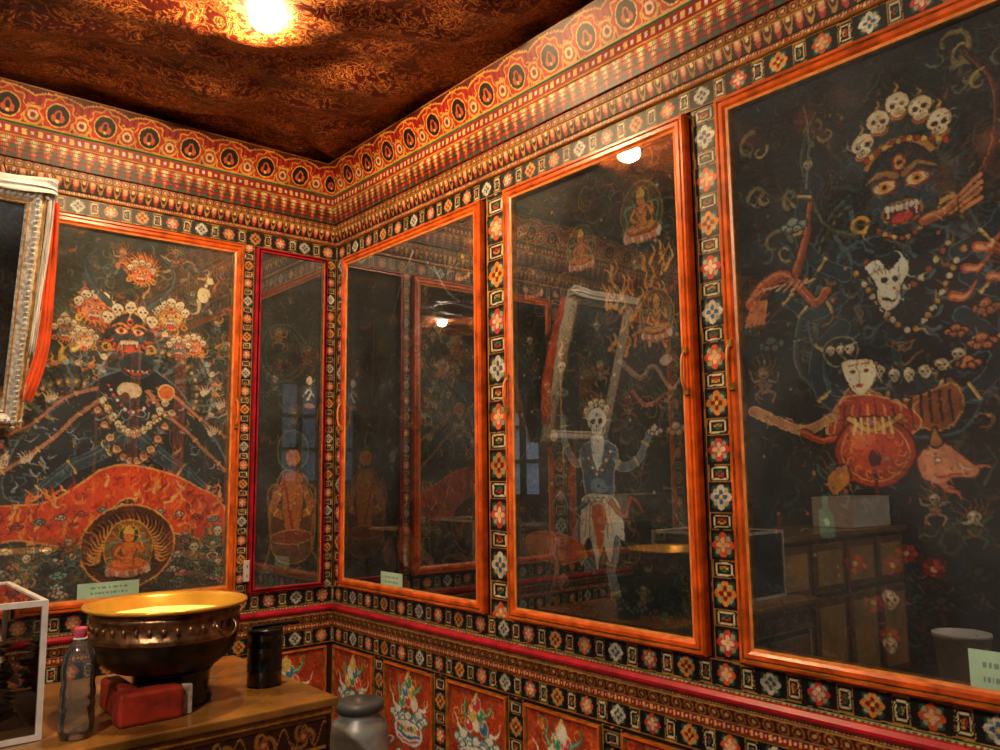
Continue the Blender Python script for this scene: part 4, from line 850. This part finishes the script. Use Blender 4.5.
for i in range(620):
    yy=R.uniform(y0+.08,y1-.08); c=Vector((R.uniform(x0+.08,x1-.08),yy,z0+.055+R.random()*.21*(.6+.4*math.sin(yy*9)**2))); a=R.uniform(0,6.28); d=Vector((math.cos(a),math.sin(a),R.uniform(-.3,.3)))*.05; n=Vector((-math.sin(a),math.cos(a),R.uniform(-.5,.5)))*.026
    k=len(V); 
    for t in (-1,-.3,.3,1):
        w=Vector((0,0,.012*math.cos(t*3+i))); V+= [c+d*t-n+w,c+d*t+n+w]
    F+=[(k,k+1,k+3,k+2),(k+2,k+3,k+5,k+4),(k+4,k+5,k+7,k+6)]
mk('banknotes',V,F,[M['note'],M['noted'],M['white'],M['note']],[(j//3)%9//2 %4 for j in range(len(F))],e)

e=empty('milk_churn'); p=(-.60,-1.31,0)
lathe('body',[(0,0),(.10,0),(.112,.01),(.115,.05),(.112,.055),(.112,.43),(.115,.435),(.115,.45),(.112,.455),(.112,.57),(.105,.605),(.082,.63),(.08,.66),(.088,.665)],p,M['steel'],40,e)
lathe('lid',[(.0,.702),(.03,.702),(.034,.692),(.08,.69),(.094,.682),(.094,.655),(.09,.652)],p,M['lid'],40,e)
for k in (-1,1): tube('side_handle',[(p[0]+k*.105,p[1]-.03,.5),(p[0]+k*.15,p[1]-.03,.52),(p[0]+k*.15,p[1]+.03,.52),(p[0]+k*.105,p[1]+.03,.5)],.006,M['steel'],e)

# ------------------------------------------------------------------ HANGING PICTURE (leans forward at the top)
e=empty('hanging_portrait_frame')
Xr,Xl=-1.61,-2.26; zb,zt=1.79,2.80; yb,yt=-.085,-.40
def LP(u,v,d=0):
    base=Vector((Xl+(Xr-Xl)*u,yb+(yt-yb)*v,zb+(zt-zb)*v)); nn=Vector((0,-(zt-zb),-(yb-yt))).normalized(); return base+nn*d
hw=Xr-Xl; hh=math.hypot(zt-zb,yt-yb)
prof=[(0,0),(0,.02),(.01,.035),(.02,.03),(.03,.045),(.05,.05),(.062,.038),(.07,.03),(.078,.034),(.085,.02),(.085,.0)]
v=[];f=[];mi=[]
for ins,d in prof:
    for a,b2 in ((ins/hw,ins/hh),(1-ins/hw,ins/hh),(1-ins/hw,1-ins/hh),(ins/hw,1-ins/hh)): v.append(LP(a,b2,d))
for j in range(len(prof)-1):
    for k in range(4): q=(k+1)%4; f.append((j*4+k,j*4+q,(j+1)*4+q,(j+1)*4+k)); mi.append(1 if j in (2,7) else 0)
M['silver']=mat('silver_white_moulding','#e8e4dc',.4,.05,.3,60,bump=.8)
mk('moulding',v,f,[M['silver'],M['gold']],mi,e)
V=[];F=[]
def bead(c,r):
    k=len(V); 
    for q in ((1,0,0),(0,1,0),(-1,0,0),(0,-1,0),(0,0,1),(0,0,-1)): V.append(c+Vector(q)*r)
    F.extend([(k,k+1,k+4),(k+1,k+2,k+4),(k+2,k+3,k+4),(k+3,k,k+4),(k+1,k,k+5),(k+2,k+1,k+5),(k+3,k+2,k+5),(k,k+3,k+5)])
for i in range(46):
    t=(i+.5)/46
    for u in (.04/hw,1-.04/hw): bead(LP(u,t,.052),.011)
for i in range(28):
    t=(i+.5)/28
    for w_ in (.04/hh,1-.04/hh): bead(LP(t,w_,.052),.011)
mk('embossing',V,F,M['silver'],parent=e)
cc=Canvas(hw-.17,hh-.17,.0045,'#6a7884',21); cc.fade=1.5; cc.bg(['#7890aa','#9cacbc','#646e78','#9c8a70'],120,4,2,6,.6)
cc.poly([(10,100),(16,70),(36,60),(64,60),(84,70),(90,100)],'#8a3020',ol='#d8a040'); cc.poly([(40,60),(60,60),(52,84)],'#d8a040'); cc.deity(50,46,13,'#c89868','#8a3020','#4c6074')
I=cc.finish(); ny,nx,_=I.shape; P=np.zeros((ny,nx,3))
for j in range(ny):
    vv=1-(.085/hh+(1-.17/hh)*j/(ny-1)); A=LP(.085/hw,vv,.005);B=LP(1-.085/hw,vv,.005); t=np.linspace(0,1,nx)[:,None]; P[j]=np.array(A)*(1-t)+np.array(B)*t
gridmesh('portrait_sheet',P,I,M['mural'],e)
g=[LP(a,b2,.018) for a,b2 in ((.08/hw,.08/hh),(1-.08/hw,.08/hh),(1-.08/hw,1-.08/hh),(.08/hw,1-.08/hh))]; mk('glass_pane',g,[(0,1,2,3)],M['glass'],parent=e)
g=[LP(a,b2,-.004) for a,b2 in ((0,0),(1,0),(1,1),(0,1))]; mk('backing',g,[(0,1,2,3)],M['woodd'],parent=e)
for u in (.2,.8): tube('hanging_cord',[tuple(LP(u,.97,-.01)),tuple((LP(u,1,-.02)+Vector((0,.15,.06)))),(Xl+(Xr-Xl)*u,-.09,2.98)],.003,M['woodd'],e)
def cloth(name,path,width,m,parent,seed):
    pth=cat(np.array([tuple(p) for p in path]),False,10); n=len(pth); mm=12; P=np.zeros((n,mm,3))
    for i in range(n):
        for j in range(mm):
            s=(j/(mm-1)-.5); P[i,j]=pth[i]+np.array(width)*s+np.array([0,-.012*math.cos(s*19+i*.08)-.006*math.sin(i*.3),.008*math.sin(s*13+i*.2)])
    return gridmesh(name,P,None,m,parent,True)
cloth('khata_top',[LP(-.05,1.0,.055),LP(.3,1.005,.06),LP(.7,1.0,.06),LP(1.0,1.01,.06),LP(1.035,.985,.05)],(0,-.01,.06),M['cloth'],e,1)
cloth('khata_fall',[LP(1.01,1.01,.03),LP(1.02,.8,.03),LP(1.01,.5,.03),LP(1.0,.32,.03)],(.03,.02,0),M['cloth'],e,2)
cloth('orange_ribbon',[LP(1.03,.95,.01),LP(1.06,.65,.0),LP(1.07,.35,.01),LP(1.0,.12,.02)],(.06,.02,0),M['clotho'],e,3)

# ------------------------------------------------------------------ things the glass reflects: cabinet, carton, bench, bucket
e=empty('wooden_cabinet')
box('carcass',-4.3,-2.43,-1.3,-.72,0,1.10,M['wood'],e); bevel(box('top',-4.33,-2.40,-1.34,-.70,1.10,1.14,M['tabletop'],e),.005)
for i in range(4):
    x=-4.27+i*.46
    for z0_,z1_ in ((.08,.70),(.74,1.07)): bevel(box('door',x,x+.43,-1.325,-1.30,z0_,z1_,M['wood'],e),.006); box('door_field',x+.05,x+.38,-1.333,-1.325,z0_+.05,z1_-.05,M['woodl'],e)
for z0_,z1_ in ((.08,.70),(.74,1.07)): box('end_field',-2.43,-2.422,-1.25,-.78,z0_,z1_,M['woodl'],e)
e=empty('white_carton')
bevel(box('body',-4.2,-3.62,-1.28,-.95,1.142,1.36,M['white'],e),.008); box('flap_left',-4.2,-3.915,-1.285,-.945,1.361,1.366,M['white'],e); box('flap_right',-3.905,-3.62,-1.285,-.945,1.361,1.366,M['white'],e)
box('tape',-3.94,-3.88,-1.287,-.943,1.367,1.369,M['woodl'],e)
e=empty('low_bench'); box('seat',-3.1,-2.2,-2.75,-2.25,.40,.44,M['wood'],e)
for x in (-3.08,-2.28):
    for y in (-2.73,-2.33): box('leg',x,x+.06,y,y+.06,0,.40,M['woodd'],e)
e=empty('white_bucket'); lathe('pail',[(0,.0),(.11,.0),(.115,.005),(.135,.24),(.142,.245),(.142,.265),(.134,.266),(.11,.02),(0,.015)],(-2.45,-2.40,.441),M['whiteband'],36,e)
tube('bail',[(-2.59,-2.40,.70),(-2.57,-2.47,.64),(-2.45,-2.55,.60),(-2.33,-2.47,.64),(-2.31,-2.40,.70)],.004,M['steel'],e)

# ------------------------------------------------------------------ LAMPS
def lamp(p,strength,nm,col='#ffd49c'):
    bulbm=mat(nm,'#fff2d8',.5,emit=col,estr=strength)
    e=empty('ceiling_lamp')
    lathe('base_plate',[(0,-.005),(.07,-.005),(.075,-.012),(.075,-.022),(.05,-.026),(.0,-.027)],p,M['white'],40,e)
    lathe('glowing_dome',[(.048,-.028),(.060,-.042),(.064,-.060),(.054,-.084),(.03,-.098),(0,-.102)],p,bulbm,24,e)
lamp((-1.09,-1.40,3.365),600,'glowing_bulb')
lamp((-3.2,-3.3,3.365),1150,'added_fill_bulb','#ffe8c8')  # added fill lamp out of view, brightens the cabinet and right wall

w=bpy.data.worlds.new('world'); scene.world=w; w.use_nodes=True; w.node_tree.nodes['Background'].inputs[0].default_value=(.6,.75,1,1); w.node_tree.nodes['Background'].inputs[1].default_value=.4

# ------------------------------------------------------------------ CAMERA
cam=bpy.data.cameras.new('camera'); co=bpy.data.objects.new('camera',cam); COL.objects.link(co); scene.camera=co
cam.sensor_width=36; cam.lens=29.2; cam.clip_start=.05
az,pit,roll=math.radians(40.3),math.radians(7.13),math.radians(.7)
F_=Vector((math.sin(az)*math.cos(pit),math.cos(az)*math.cos(pit),math.sin(pit))); R_=Vector((math.cos(az),-math.sin(az),0)); U_=R_.cross(F_)
R2=R_*math.cos(roll)-U_*math.sin(roll); U2=R_*math.sin(roll)+U_*math.cos(roll)
mt=Matrix((( R2.x,U2.x,-F_.x,-2.31),(R2.y,U2.y,-F_.y,-4.2),(R2.z,U2.z,-F_.z,1.55),(0,0,0,1))); co.matrix_world=mt
scene.view_settings.view_transform='Standard'; scene.view_settings.look='None'; scene.view_settings.exposure=.62
